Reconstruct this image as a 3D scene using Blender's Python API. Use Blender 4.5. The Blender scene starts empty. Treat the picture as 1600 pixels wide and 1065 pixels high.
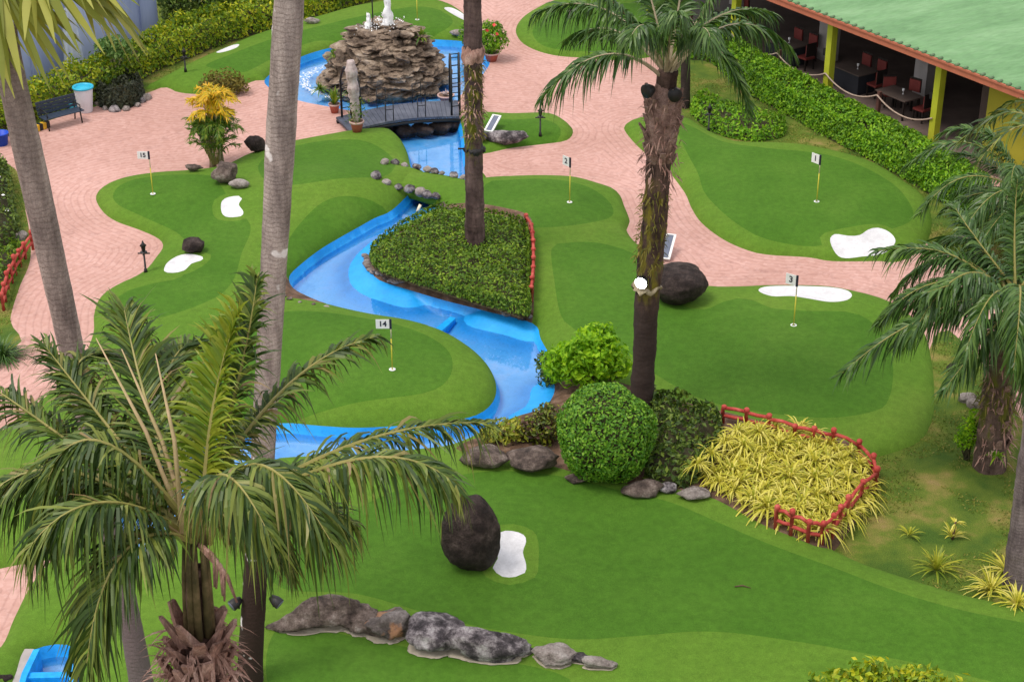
import bpy, bmesh, math, random
import numpy as np
from mathutils import Vector, Matrix, noise
from mathutils.geometry import delaunay_2d_cdt

S = bpy.context.scene
COL = S.collection
F, TH, CH = 2755.0, math.radians(28), 22.0
CT, ST = math.cos(TH), math.sin(TH)
rng = np.random.default_rng(7)
R = random.Random(11)

# ---------- photograph geometry: where a ray of the camera meets the ground / a distance
def ray(px, py):
    u = (px-800)/F; v = (532.5-py)/F
    return np.array([u, CT+v*ST, -ST+v*CT])
def G(px, py, z=0.0):
    d = ray(px, py); return np.array([0, 0, CH]) + d*((z-CH)/d[2])
def PD(px, py, Y):
    d = ray(px, py); return np.array([0, 0, CH]) + d*(Y/d[1])
def ppm(py):                       # photo pixels per metre at ground level
    return F*(ST-(532.5-py)/F*CT)/CH

# ---------- camera, world, light
cam = bpy.data.cameras.new('camera'); co = bpy.data.objects.new('camera', cam); COL.objects.link(co)
co.location = (0, 0, CH); co.rotation_euler = (math.radians(90)-TH, 0, 0)
cam.sensor_width = 36; cam.lens = 36*F/1600; cam.clip_end = 3000; cam.clip_start = .5
S.camera = co
SUN_EL, SUN_AZ = math.radians(64), math.radians(-118)     # azimuth from +Y towards +X
w = bpy.data.worlds.new('World'); S.world = w; w.use_nodes = True
nt = w.node_tree; bg = nt.nodes['Background']
sk = nt.nodes.new('ShaderNodeTexSky'); sk.sky_type = 'NISHITA'; sk.sun_disc = False
sk.sun_elevation = SUN_EL; sk.sun_rotation = SUN_AZ; sk.dust_density = 3.0; sk.air_density = 1.0; sk.ozone_density = 1.0
hs = nt.nodes.new('ShaderNodeHueSaturation'); hs.inputs['Saturation'].default_value = .32
nt.links.new(sk.outputs[0], hs.inputs['Color']); ov = nt.nodes.new('ShaderNodeMix'); ov.data_type = 'RGBA'; ov.inputs[0].default_value = .62; ov.inputs[7].default_value = (9.2, 9.0, 9.0, 1)   # thin even cloud over the blue
nt.links.new(hs.outputs[0], ov.inputs[6]); nt.links.new(ov.outputs[2], bg.inputs['Color'])
bg.inputs['Strength'].default_value = 0.15
sl = bpy.data.lights.new('sun', 'SUN'); sl.energy = 2.1; sl.angle = math.radians(20); sl.color = (1, .91, .80)
so = bpy.data.objects.new('sun', sl); COL.objects.link(so)
sd = Vector((math.sin(SUN_AZ)*math.cos(SUN_EL), math.cos(SUN_AZ)*math.cos(SUN_EL), math.sin(SUN_EL)))
so.rotation_euler = sd.to_track_quat('Z', 'Y').to_euler()
S.view_settings.view_transform = 'Standard'; S.view_settings.look = 'None'
S.view_settings.exposure = 0.07; S.view_settings.gamma = 1

# ---------- objects
def tag(o, label=None, cat=None, group=None, kind=None):
    if label: o['label'] = label
    if cat: o['category'] = cat
    if group: o['group'] = group
    if kind: o['kind'] = kind
    return o
def link(o, parent=None):
    COL.objects.link(o)
    if parent is not None: o.parent = parent
    return o
def thing(name, label, cat, loc=(0, 0, 0), group=None, rz=0.0):
    o = bpy.data.objects.new(name, None); COL.objects.link(o)
    o.empty_display_size = .2
    o.location = tuple(float(a) for a in loc); o.rotation_euler = (0, 0, rz)
    return tag(o, label, cat, group)
def mk(name, V, Fc, mat, parent=None, smooth=False, midx=None, world=False):
    V = np.asarray(V, float).reshape(-1, 3)
    if world and parent is not None: V = V - np.array(parent.location)
    me = bpy.data.meshes.new(name)
    me.from_pydata(V.tolist(), [], Fc.tolist() if isinstance(Fc, np.ndarray) else Fc)
    for m in (mat if isinstance(mat, (list, tuple)) else [mat]): me.materials.append(m)
    n = len(me.polygons)
    if smooth is True: me.polygons.foreach_set('use_smooth', np.ones(n, bool))
    elif smooth is not False: me.polygons.foreach_set('use_smooth', np.asarray(smooth, bool))
    if midx is not None: me.polygons.foreach_set('material_index', np.asarray(midx, np.int32))
    me.update()
    return link(bpy.data.objects.new(name, me), parent)
def dup(root, loc, rz=None, label=None, scale=None):
    r = root.copy(); COL.objects.link(r); r.location = tuple(float(a) for a in loc)
    if rz is not None: r.rotation_euler = (0, 0, rz)
    if label: r['label'] = label
    if scale: r.scale = (scale,)*3
    for ch in list(root.children):
        c = ch.copy(); COL.objects.link(c); c.parent = r
        for g in ch.children:
            d = g.copy(); COL.objects.link(d); d.parent = c
    return r

class MB:
    "collects boxes, tubes and sheets of one mesh"
    def __init__(s): s.V = []; s.F = []; s.M = []; s.S = []; s.n = 0
    def add(s, V, Fc, m=0, sm=False):
        V = np.asarray(V, float).reshape(-1, 3); o = s.n
        s.V.append(V); s.n += len(V)
        for f in Fc: s.F.append([int(i)+o for i in f]); s.M.append(m); s.S.append(sm)
        return s
    def box(s, c, d, rz=0, m=0, axes=None, taper=1.0):
        c = np.array(c, float); h = np.array(d, float)/2
        X, Y, Z = axes if axes is not None else (np.array([math.cos(rz), math.sin(rz), 0]), np.array([-math.sin(rz), math.cos(rz), 0]), np.array([0, 0, 1.]))
        V = []
        for z in (-1, 1):
            k = taper if z > 0 else 1
            for x, y in ((-1, -1), (1, -1), (1, 1), (-1, 1)): V.append(c + X*x*h[0]*k + Y*y*h[1]*k + Z*z*h[2])
        return s.add(V, [(3, 2, 1, 0), (4, 5, 6, 7), (0, 1, 5, 4), (1, 2, 6, 5), (2, 3, 7, 6), (3, 0, 4, 7)], m)
    def bar(s, a, b, wd, th, m=0, up=(0, 0, 1)):
        a = np.array(a, float); b = np.array(b, float); t = b-a; L = np.linalg.norm(t); t /= L
        u = np.array(up, float); x = np.cross(t, u)
        if np.linalg.norm(x) < 1e-3: x = np.cross(t, [0, 1, 0])
        x /= np.linalg.norm(x); u = np.cross(x, t)
        return s.box((a+b)/2, (L, wd, th), m=m, axes=(t, x, u))
    def tube(s, P, r, n=8, m=0, cap=True, sm=True):
        P = np.asarray(P, float); k = len(P); r = np.broadcast_to(np.asarray(r, float), (k,)) if np.ndim(r) < 2 else r
        T = np.gradient(P, axis=0); T /= np.linalg.norm(T, axis=1, keepdims=True)+1e-12
        ref = np.array([1., 0, 0]) if abs(T[0][2]) > .8 else np.array([0, 0, 1.])
        V = []
        for i in range(k):
            x = np.cross(T[i], ref)
            if np.linalg.norm(x) < 1e-4: x = np.cross(T[i], [0, 1., .3])
            x /= np.linalg.norm(x); y = np.cross(T[i], x); ref = np.cross(x, T[i])
            a = np.arange(n)*2*np.pi/n; ri = r[i]
            V.append(P[i] + (np.cos(a)*ri)[:, None]*x + (np.sin(a)*ri)[:, None]*y)
        Fc = [(i*n+j, i*n+(j+1) % n, (i+1)*n+(j+1) % n, (i+1)*n+j) for i in range(k-1) for j in range(n)]
        V = np.concatenate(V)
        if cap: Fc += [tuple(range(n-1, -1, -1)), tuple((k-1)*n+j for j in range(n))]
        return s.add(V, Fc, m, sm)
    def lathe(s, c, prof, n=16, m=0, sm=True):
        c = np.array(c, float); a = np.arange(n)*2*np.pi/n; V = []
        for r_, z in prof: V.append(np.stack([c[0]+np.cos(a)*r_, c[1]+np.sin(a)*r_, np.full(n, c[2]+z)], 1))
        k = len(prof)
        Fc = [(i*n+j, i*n+(j+1) % n, (i+1)*n+(j+1) % n, (i+1)*n+j) for i in range(k-1) for j in range(n)]
        Fc += [tuple((k-1)*n+j for j in range(n)), tuple(range(n-1, -1, -1))]
        return s.add(np.concatenate(V), Fc, m, sm)
    def build(s, name, mat, parent=None, world=False):
        return mk(name, np.concatenate(s.V), s.F, mat, parent, s.S, s.M, world)

# ---------- materials
def newmat(name):
    m = bpy.data.materials.new(name); m.use_nodes = True
    return m, m.node_tree, m.node_tree.nodes['Principled BSDF']
def ramp(t, cols, pos=None):
    n = t.nodes.new('ShaderNodeValToRGB'); e = n.color_ramp.elements
    pos = pos or [i/(max(1, len(cols)-1)) for i in range(len(cols))]
    while len(e) < len(cols): e.new(.5)
    for i, (c, p) in enumerate(zip(cols, pos)): e[i].position = p; e[i].color = (*c, 1)
    return n
def nz(t, vec, scale, detail=4, rough=.55):
    n = t.nodes.new('ShaderNodeTexNoise'); n.inputs['Scale'].default_value = scale
    n.inputs['Detail'].default_value = detail; n.inputs['Roughness'].default_value = rough
    if vec is not None: t.links.new(vec, n.inputs['Vector'])
    return n
def mixc(t, a, b, fac, mode='MIX'):
    n = t.nodes.new('ShaderNodeMix'); n.data_type = 'RGBA'; n.blend_type = mode
    for sock, v in ((n.inputs[6], a), (n.inputs[7], b), (n.inputs[0], fac)):
        if isinstance(v, (int, float)): sock.default_value = v
        elif isinstance(v, tuple): sock.default_value = (*v, 1)
        else: t.links.new(v, sock)
    return n.outputs[2]
def pos(t, obj=False):
    if obj: return t.nodes.new('ShaderNodeTexCoord').outputs['Object']
    return t.nodes.new('ShaderNodeNewGeometry').outputs['Position']
def bump(t, h, strength, dist, b):
    n = t.nodes.new('ShaderNodeBump'); n.inputs['Strength'].default_value = strength; n.inputs['Distance'].default_value = dist
    t.links.new(h, n.inputs['Height']); t.links.new(n.outputs[0], b.inputs['Normal']); return n
def mottled(name, cols, scale, rough=.85, bs=0, bd=.02, bscale=None, fine=0.0, fscale=40, spec=.3, cpos=None, obj=False, detail=6, stretch=None):
    m, t, b = newmat(name); p = pos(t, obj)
    if stretch:
        mp = t.nodes.new('ShaderNodeMapping'); mp.inputs['Scale'].default_value = stretch; t.links.new(p, mp.inputs[0]); p = mp.outputs[0]
    n = nz(t, p, scale, detail, .6); r = ramp(t, cols, cpos or [.3+.4*i/max(1, len(cols)-1) for i in range(len(cols))]); t.links.new(n.outputs[0], r.inputs[0])
    c = r.outputs[0]
    if fine:
        n2 = nz(t, p, fscale, 3); r2 = ramp(t, [(1-fine,)*3, (1+fine,)*3], [.3, .7]); t.links.new(n2.outputs[0], r2.inputs[0])
        c = mixc(t, c, r2.outputs[0], 1.0, 'MULTIPLY')
    t.links.new(c, b.inputs['Base Color']); b.inputs['Roughness'].default_value = rough; b.inputs['Specular IOR Level'].default_value = spec
    if bs:
        n3 = nz(t, p, bscale or scale*2, 8, .65); bump(t, n3.outputs[0], bs, bd, b)
    return m
def leafmat(name, cols, rough=.45, transl=.3, big=None, spec=.4, cpos=None):
    "colour of its own for every leaf"
    m, t, b = newmat(name)
    g = t.nodes.new('ShaderNodeNewGeometry'); r = ramp(t, cols, cpos); t.links.new(g.outputs['Random Per Island'], r.inputs[0])
    c = r.outputs[0]
    if big:
        n = nz(t, g.outputs['Position'], big[0], 3); r2 = ramp(t, [big[1], big[2]], [.35, .65]); t.links.new(n.outputs[0], r2.inputs[0])
        c = mixc(t, c, r2.outputs[0], 1.0, 'MULTIPLY')
    t.links.new(c, b.inputs['Base Color']); b.inputs['Roughness'].default_value = rough; b.inputs['Specular IOR Level'].default_value = spec
    tr = t.nodes.new('ShaderNodeBsdfTranslucent'); t.links.new(c, tr.inputs[0])
    mx = t.nodes.new('ShaderNodeMixShader'); mx.inputs[0].default_value = transl
    o = t.nodes['Material Output']; t.links.new(b.outputs[0], mx.inputs[1]); t.links.new(tr.outputs[0], mx.inputs[2]); t.links.new(mx.outputs[0], o.inputs[0])
    return m
def plain(name, c, rough=.6, metal=0, spec=.4, fine=.12, fscale=25):
    m = mottled(name, [tuple(x*(1-fine) for x in c), tuple(x*(1+fine) for x in c)], fscale/6, rough, spec=spec, fine=fine*.6, fscale=fscale)
    m.node_tree.nodes['Principled BSDF'].inputs['Metallic'].default_value = metal
    return m

def turfmat(name, a, b_, c):
    m, t, b = newmat(name); p = pos(t)
    n = nz(t, p, .35, 5, .6); r = ramp(t, [a, b_, c], [.3, .52, .75]); t.links.new(n.outputs[0], r.inputs[0])
    n2 = nz(t, p, 60, 2); r2 = ramp(t, [(.72,)*3, (1.25,)*3], [.3, .7]); t.links.new(n2.outputs[0], r2.inputs[0])
    n4 = nz(t, p, 6, 4, .7); r4 = ramp(t, [(.86,)*3, (1.12,)*3], [.35, .65]); t.links.new(n4.outputs[0], r4.inputs[0])
    cc = mixc(t, r.outputs[0], r2.outputs[0], .8, 'MULTIPLY'); cc = mixc(t, cc, r4.outputs[0], .9, 'MULTIPLY')
    t.links.new(cc, b.inputs['Base Color']); b.inputs['Roughness'].default_value = .9; b.inputs['Specular IOR Level'].default_value = .15
    pass
    bump(t, n2.outputs[0], .5, .02, b); return m
M = {}
M['turf'] = turfmat('fringe_turf', (.078, .172, .015), (.096, .190, .019), (.122, .210, .026))
M['green'] = turfmat('putting_turf', (.048, .130, .010), (.060, .150, .013), (.077, .170, .018))
M['white_turf'] = plain('white_turf', (.60, .60, .63), .9, fine=.12)
M['soil'] = mottled('soil', [(.05, .03, .02), (.12, .07, .045), (.22, .14, .10)], 3, .95, .6, .04, 12, .2, 30)
M['lawn'] = mottled('lawn_grass', [(.05, .105, .01), (.105, .155, .016), (.22, .19, .05), (.30, .19, .10)], .8, .95, .7, .05, 25, .45, 45, cpos=[.36, .52, .64, .76], detail=9)
M['ground'] = mottled('far_ground', [(.10, .09, .05), (.07, .10, .03)], .05, .95)
def pavemat():
    m, t, b = newmat('brick_paving'); p = pos(t)
    at = t.nodes.new('ShaderNodeAttribute'); at.attribute_name = 'course'
    n0 = nz(t, p, .8, 2)
    mth = t.nodes.new('ShaderNodeMath'); mth.operation = 'MULTIPLY_ADD'; mth.inputs[1].default_value = .10
    t.links.new(n0.outputs[0], mth.inputs[0]); t.links.new(at.outputs['Fac'], mth.inputs[2])
    dv = t.nodes.new('ShaderNodeMath'); dv.operation = 'DIVIDE'; dv.inputs[1].default_value = .205; t.links.new(mth.outputs[0], dv.inputs[0])
    fr = t.nodes.new('ShaderNodeMath'); fr.operation = 'FRACT'; t.links.new(dv.outputs[0], fr.inputs[0])
    rj = ramp(t, [(0, 0, 0), (1, 1, 1), (1, 1, 1), (0, 0, 0)], [0, .2, .8, 1.0]); t.links.new(fr.outputs[0], rj.inputs[0])
    vo = t.nodes.new('ShaderNodeTexVoronoi'); vo.inputs['Scale'].default_value = 9; t.links.new(p, vo.inputs['Vector'])
    rb = ramp(t, [(.475, .275, .235), (.515, .305, .265), (.54, .33, .29), (.57, .36, .32)], [.1, .4, .7, 1]); t.links.new(vo.outputs['Color'], rb.inputs[0])
    n = nz(t, p, .22, 5); r = ramp(t, [(.84, .80, .78), (1.08, 1.08, 1.10)], [.33, .68]); t.links.new(n.outputs[0], r.inputs[0])
    n3 = nz(t, p, 2.6, 6, .7); r3 = ramp(t, [(.74, .72, .74), (1, 1, 1)], [.3, .46]); t.links.new(n3.outputs[0], r3.inputs[0])
    c = mixc(t, rb.outputs[0], r.outputs[0], 1., 'MULTIPLY'); c = mixc(t, c, r3.outputs[0], .75, 'MULTIPLY')
    rj2 = ramp(t, [(.87, .85, .85), (1, 1, 1)]); t.links.new(rj.outputs[0], rj2.inputs[0]); c = mixc(t, c, rj2.outputs[0], 1., 'MULTIPLY')
    t.links.new(c, b.inputs['Base Color']); b.inputs['Roughness'].default_value = .85; b.inputs['Specular IOR Level'].default_value = .25
    bump(t, rj.outputs[0], .5, .01, b); return m
M['paving'] = pavemat()
M['basin'] = mottled('blue_paint', [(.002, .24, .64), (.006, .32, .80), (.02, .38, .88)], 1.1, .5, .25, .01, 9, .14, 9)
M['basin_floor'] = mottled('sky_pale_floor', [(.05, .38, .82), (.12, .50, .95), (.30, .58, .95)], 1.3, .5, .25, .01, 9, .10, 9)  # blue lightened to carry the sky's reflection in the floor colour
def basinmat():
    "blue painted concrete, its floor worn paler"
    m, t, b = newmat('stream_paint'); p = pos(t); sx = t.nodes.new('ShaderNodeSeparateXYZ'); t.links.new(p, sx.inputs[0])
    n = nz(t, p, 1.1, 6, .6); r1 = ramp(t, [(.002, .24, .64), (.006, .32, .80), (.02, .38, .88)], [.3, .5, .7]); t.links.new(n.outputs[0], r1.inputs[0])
    n2 = nz(t, p, 1.5, 7, .65); r2 = ramp(t, [(.05, .38, .82), (.14, .50, .93), (.34, .58, .92)], [.3, .5, .7]); t.links.new(n2.outputs[0], r2.inputs[0])  # r2: paler deep floor, sky reflection on the water put into the paint
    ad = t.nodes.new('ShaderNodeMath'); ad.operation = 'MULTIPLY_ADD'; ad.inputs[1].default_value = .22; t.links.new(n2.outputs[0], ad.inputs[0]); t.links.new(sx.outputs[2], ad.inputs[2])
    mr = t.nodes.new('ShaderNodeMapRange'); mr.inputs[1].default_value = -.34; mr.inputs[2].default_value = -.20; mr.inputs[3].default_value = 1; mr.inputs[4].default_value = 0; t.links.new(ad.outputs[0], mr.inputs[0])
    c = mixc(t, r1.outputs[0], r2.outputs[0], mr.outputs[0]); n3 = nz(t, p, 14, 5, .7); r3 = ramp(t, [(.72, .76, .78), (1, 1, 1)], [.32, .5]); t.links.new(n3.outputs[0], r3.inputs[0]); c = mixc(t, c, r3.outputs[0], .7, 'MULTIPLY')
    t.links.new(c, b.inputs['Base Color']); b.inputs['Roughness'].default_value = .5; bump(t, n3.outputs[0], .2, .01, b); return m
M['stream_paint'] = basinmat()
def watermat():
    m, t, b = newmat('pond_water'); t.nodes.remove(b); p = pos(t)
    mp = t.nodes.new('ShaderNodeMapping'); mp.inputs['Scale'].default_value = (1, .6, 1); t.links.new(p, mp.inputs[0])
    n = nz(t, mp.outputs[0], 3.0, 4); bp = t.nodes.new('ShaderNodeBump'); bp.inputs['Strength'].default_value = .12; bp.inputs['Distance'].default_value = .02; t.links.new(n.outputs[0], bp.inputs['Height'])
    fr = t.nodes.new('ShaderNodeFresnel'); fr.inputs[0].default_value = 1.8; t.links.new(bp.outputs[0], fr.inputs[1])
    tr = t.nodes.new('ShaderNodeBsdfTransparent'); tr.inputs[0].default_value = (.97, .99, 1, 1)
    gl = t.nodes.new('ShaderNodeBsdfGlossy'); gl.inputs['Roughness'].default_value = .05; t.links.new(bp.outputs[0], gl.inputs['Normal'])
    mx = t.nodes.new('ShaderNodeMixShader'); t.links.new(fr.outputs[0], mx.inputs[0]); t.links.new(tr.outputs[0], mx.inputs[1]); t.links.new(gl.outputs[0], mx.inputs[2])
    t.links.new(mx.outputs[0], t.nodes['Material Output'].inputs[0]); return m
M['water'] = watermat()
M['foam'] = plain('foam', (.85, .87, .9), .5, fine=.05)
def rockmat(name, cols, cpos=None, scale=1.6, patch=None, spec=.4):
    m, t, b = newmat(name); p = pos(t)
    n = nz(t, p, scale, 8, .7); r = ramp(t, cols, cpos or [.3+.42*i/(len(cols)-1) for i in range(len(cols))]); t.links.new(n.outputs[0], r.inputs[0]); c = r.outputs[0]
    n2 = nz(t, p, scale*9, 4, .7); r2 = ramp(t, [(.6,)*3, (1.3,)*3], [.3, .7]); t.links.new(n2.outputs[0], r2.inputs[0]); c = mixc(t, c, r2.outputs[0], .8, 'MULTIPLY')
    if patch:
        n4 = nz(t, p, scale*.9, 3); r4 = ramp(t, [(0, 0, 0), (1, 1, 1)], [.54, .62]); t.links.new(n4.outputs[0], r4.inputs[0]); c = mixc(t, c, patch, r4.outputs[0])
    t.links.new(c, b.inputs['Base Color']); b.inputs['Roughness'].default_value = .68; b.inputs['Specular IOR Level'].default_value = spec
    n3 = nz(t, p, scale*2.6, 9, .75); bump(t, n3.outputs[0], 1.0, .13, b); return m
M['rock_dark'] = rockmat('dark_boulder', [(.014, .009, .009), (.034, .023, .021), (.075, .053, .048), (.22, .17, .15)], [.3, .47, .60, .76], scale=3.0, spec=.22)
M['rock_brown'] = rockmat('brown_rock', [(.03, .021, .018), (.11, .078, .066), (.23, .175, .15), (.50, .43, .40)], [.33, .45, .56, .70], scale=3.0)
M['rock_grey'] = rockmat('lichen_rock', [(.025, .02, .024), (.09, .075, .085), (.30, .265, .28), (.58, .55, .56)], [.36, .46, .55, .67], scale=3.4)
M['rock_pale'] = rockmat('pale_rock', [(.10, .075, .065), (.36, .31, .29), (.55, .51, .49)], scale=3)
M['rock_orange'] = rockmat('orange_patched_rock', [(.04, .03, .028), (.17, .14, .13), (.40, .36, .35)], scale=2.4, patch=(.42, .22, .12))
M['rock_fountain'] = rockmat('fountain_stone', [(.04, .028, .02), (.15, .105, .075), (.32, .24, .175), (.52, .43, .35)], [.32, .45, .56, .68], scale=1.5)
M['black'] = plain('black_metal', (.012, .012, .014), .5)
M['lamp_black'] = plain('lamp_black', (.02, .018, .02), .45)
M['white'] = plain('white_paint', (.75, .75, .76), .5, fine=.04)
M['digit'] = plain('digit_ink', (.012, .012, .03), .6)
M['yellow_pole'] = plain('yellow_pole', (.55, .48, .05), .5)
M['cream_pole'] = plain('cream_pole', (.72, .62, .45), .5)
M['red_fence'] = mottled('red_paint', [(.28, .03, .025), (.42, .055, .045), (.50, .12, .09)], 6, .7, .4, .02, 20)
M['deck'] = mottled('dark_deck', [(.035, .042, .065), (.07, .08, .115), (.12, .13, .17)], 1.3, .55, .3, .02, 8)
M['pot'] = plain('red_pot', (.36, .09, .06), .7)
M['pot_rim'] = plain('pale_pot_rim', (.5, .33, .3), .7)
M['panel'] = plain('grey_panel', (.12, .14, .2), .35)
M['bench'] = plain('bench_paint', (.03, .045, .075), .5)
M['bin_white'] = plain('bin_white', (.66, .66, .72), .5, fine=.05)
M['cyan'] = plain('cyan_plastic', (.03, .42, .62), .4)
M['yellow'] = plain('kerb_yellow', (.75, .45, .03), .6)
M['royal_blue'] = plain('royal_blue', (.01, .07, .55), .5)
M['wall_blue'] = mottled('grey_blue_wall', [(.18, .22, .40), (.32, .38, .60), (.48, .54, .76)], .35, .8, stretch=(1, 1, .25))
M['cloth_white'] = plain('white_cloth', (.6, .65, .8), .8)
M['concrete'] = mottled('pale_concrete', [(.33, .30, .29), (.48, .45, .45)], 1.5, .9, .2, .01, 10)
M['roof'] = mottled('green_roof_sheet', [(.10, .215, .09), (.135, .27, .12), (.18, .325, .16)], .8, .6, fine=.12, fscale=6, stretch=(.5, 1.6, 1))
M['fascia'] = plain('red_fascia', (.42, .13, .075), .6, fine=.1)
M['post_green'] = mottled('yellow_green_post', [(.33, .38, .02), (.46, .50, .035)], 1.2, .6)
M['wall_yellow'] = mottled('mustard_wall', [(.27, .25, .02), (.36, .32, .03)], .7, .8)
M['floor_brown'] = mottled('terrace_floor', [(.11, .08, .07), (.18, .135, .12)], 1.2, .6)
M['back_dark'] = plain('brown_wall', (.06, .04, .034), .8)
M['cloth_dark'] = plain('dark_tablecloth', (.02, .022, .03), .8)
M['table_top'] = plain('brown_tabletop', (.10, .075, .065), .5)
M['chair_red'] = plain('red_upholstery', (.20, .035, .03), .7)
M['chair_frame'] = plain('dark_chair_frame', (.02, .014, .012), .6)
M['rope'] = plain('rope', (.40, .31, .25), .9)
M['rope_post'] = plain('brown_post', (.10, .045, .035), .7)
def lampmat():
    m, t, b = newmat('lit_lamp'); b.inputs['Emission Color'].default_value = (.95, 1, .93, 1); b.inputs['Emission Strength'].default_value = 45; return m
M['lamp_lit'] = lampmat()
def trunkmat(name, a, b_, ring, spots=None, moss=None, low=None):
    "a,b bark colours, ring spacing in m; moss=(z0,z1,colour); low=(z,colour) darker foot"
    m, t, b = newmat(name); p = pos(t)
    sx = t.nodes.new('ShaderNodeSeparateXYZ'); t.links.new(p, sx.inputs[0])
    mp = t.nodes.new('ShaderNodeMapping'); mp.inputs['Scale'].default_value = (1, 1, .35); t.links.new(p, mp.inputs[0])
    n = nz(t, mp.outputs[0], 3.5, 7, .65); r = ramp(t, [a, b_], [.35, .68]); t.links.new(n.outputs[0], r.inputs[0]); c = r.outputs[0]
    ms = t.nodes.new('ShaderNodeMapping'); ms.inputs['Scale'].default_value = (1, 1, .12); t.links.new(p, ms.inputs[0]); nst = nz(t, ms.outputs[0], 2.6, 5, .7); rst = ramp(t, [(.62, .6, .6), (1.1, 1.1, 1.1)], [.38, .56]); t.links.new(nst.outputs[0], rst.inputs[0]); c = mixc(t, c, rst.outputs[0], .9, 'MULTIPLY')
    nd = nz(t, p, 2.5, 3); ad = t.nodes.new('ShaderNodeMath'); ad.operation = 'MULTIPLY_ADD'; ad.inputs[1].default_value = ring*3.2; t.links.new(nd.outputs[0], ad.inputs[0]); t.links.new(sx.outputs[2], ad.inputs[2])
    dv = t.nodes.new('ShaderNodeMath'); dv.operation = 'DIVIDE'; dv.inputs[1].default_value = ring; t.links.new(ad.outputs[0], dv.inputs[0])
    fr = t.nodes.new('ShaderNodeMath'); fr.operation = 'FRACT'; t.links.new(dv.outputs[0], fr.inputs[0])
    rr = ramp(t, [(.62,)*3, (1,)*3, (1.05,)*3, (.9,)*3], [0, .22, .6, 1]); t.links.new(fr.outputs[0], rr.inputs[0]); c = mixc(t, c, rr.outputs[0], .55, 'MULTIPLY')
    nf = nz(t, p, 45, 4); rf = ramp(t, [(.75,)*3, (1.2,)*3], [.3, .7]); t.links.new(nf.outputs[0], rf.inputs[0]); c = mixc(t, c, rf.outputs[0], 1., 'MULTIPLY')
    def zband(z0, z1, soft):
        na = nz(t, p, 2.2, 4); k = t.nodes.new('ShaderNodeMath'); k.operation = 'MULTIPLY_ADD'; k.inputs[1].default_value = soft*2; t.links.new(na.outputs[0], k.inputs[0]); t.links.new(sx.outputs[2], k.inputs[2])
        mr = t.nodes.new('ShaderNodeMapRange'); mr.inputs[1].default_value = z0+soft*.6; mr.inputs[2].default_value = z0+soft*1.4; t.links.new(k.outputs[0], mr.inputs[0])
        m2 = t.nodes.new('ShaderNodeMapRange'); m2.inputs[1].default_value = z1+soft*.6; m2.inputs[2].default_value = z1+soft*1.4; m2.inputs[3].default_value = 1; m2.inputs[4].default_value = 0; t.links.new(k.outputs[0], m2.inputs[0])
        mm = t.nodes.new('ShaderNodeMath'); mm.operation = 'MULTIPLY'; t.links.new(mr.outputs[0], mm.inputs[0]); t.links.new(m2.outputs[0], mm.inputs[1]); return mm.outputs[0]
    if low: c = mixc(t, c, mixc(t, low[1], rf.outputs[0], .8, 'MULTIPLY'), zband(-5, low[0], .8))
    if moss:
        f = zband(moss[0], moss[1], .6); nm = nz(t, mp.outputs[0], 5, 4); rm = ramp(t, [(0, 0, 0), (1, 1, 1)], [.47, .60]); t.links.new(nm.outputs[0], rm.inputs[0])
        mu = t.nodes.new('ShaderNodeMath'); mu.operation = 'MULTIPLY'; t.links.new(f, mu.inputs[0]); t.links.new(rm.outputs[0], mu.inputs[1]); c = mixc(t, c, moss[2], mu.outputs[0])
    if spots:
        ns = nz(t, p, 3.2, 2, .3); rs = ramp(t, [(0, 0, 0), (1, 1, 1)], [.70, .74]); t.links.new(ns.outputs[0], rs.inputs[0]); c = mixc(t, c, spots, rs.outputs[0])
    t.links.new(c, b.inputs['Base Color']); b.inputs['Roughness'].default_value = .9; b.inputs['Specular IOR Level'].default_value = .2
    n3 = nz(t, p, 14, 6, .7); h = mixc(t, rr.outputs[0], n3.outputs[0], .6); bump(t, h, .7, .04, b); return m
# ---------- the terrain: paths, turf islands, planting beds, the sunken blue stream, all one conforming surface
def spline(P, closed=True, step=.22):
    P = np.asarray(P, float); n = len(P); out = []
    for i in range(n if closed else n-1):
        if closed: a, b, c, d = P[(i-1) % n], P[i], P[(i+1) % n], P[(i+2) % n]
        else: a, b, c, d = P[max(i-1, 0)], P[i], P[i+1], P[min(i+2, n-1)]
        k = max(1, int(np.linalg.norm(c-b)/step))
        for j in range(k):
            t = j/k
            out.append(.5*((2*b)+(-a+c)*t+(2*a-5*b+4*c-d)*t*t+(-a+3*b-3*c+d)*t**3))
    if not closed: out.append(P[-1])
    return np.array(out)
def outl(px, step=.22, z=0): return spline(np.array([G(x, y, z)[:2] for x, y in px]), True, step)
def inside(P, poly):
    x, y = P[:, 0], P[:, 1]; r = np.zeros(len(P), bool); n = len(poly); j = n-1
    for i in range(n):
        xi, yi = poly[i]; xj, yj = poly[j]
        if yi != yj:
            c = ((yi > y) != (yj > y)) & (x < (xj-xi)*(y-yi)/(yj-yi)+xi); r ^= c
        j = i
    return r
def segdist(P, A, B):
    out = np.full(len(P), 1e3)
    if len(A) == 0: return out
    for s in range(0, len(P), 4000):
        Q = P[s:s+4000, None, :]; d = B-A; L = (d*d).sum(1)+1e-12
        t = np.clip(((Q-A)*d).sum(2)/L, 0, 1); q = A+t[..., None]*d
        out[s:s+4000] = np.sqrt(((Q-q)**2).sum(2)).min(1)
    return out
def polydist(P, poly): return segdist(P, poly, np.roll(poly, -1, 0))

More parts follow.
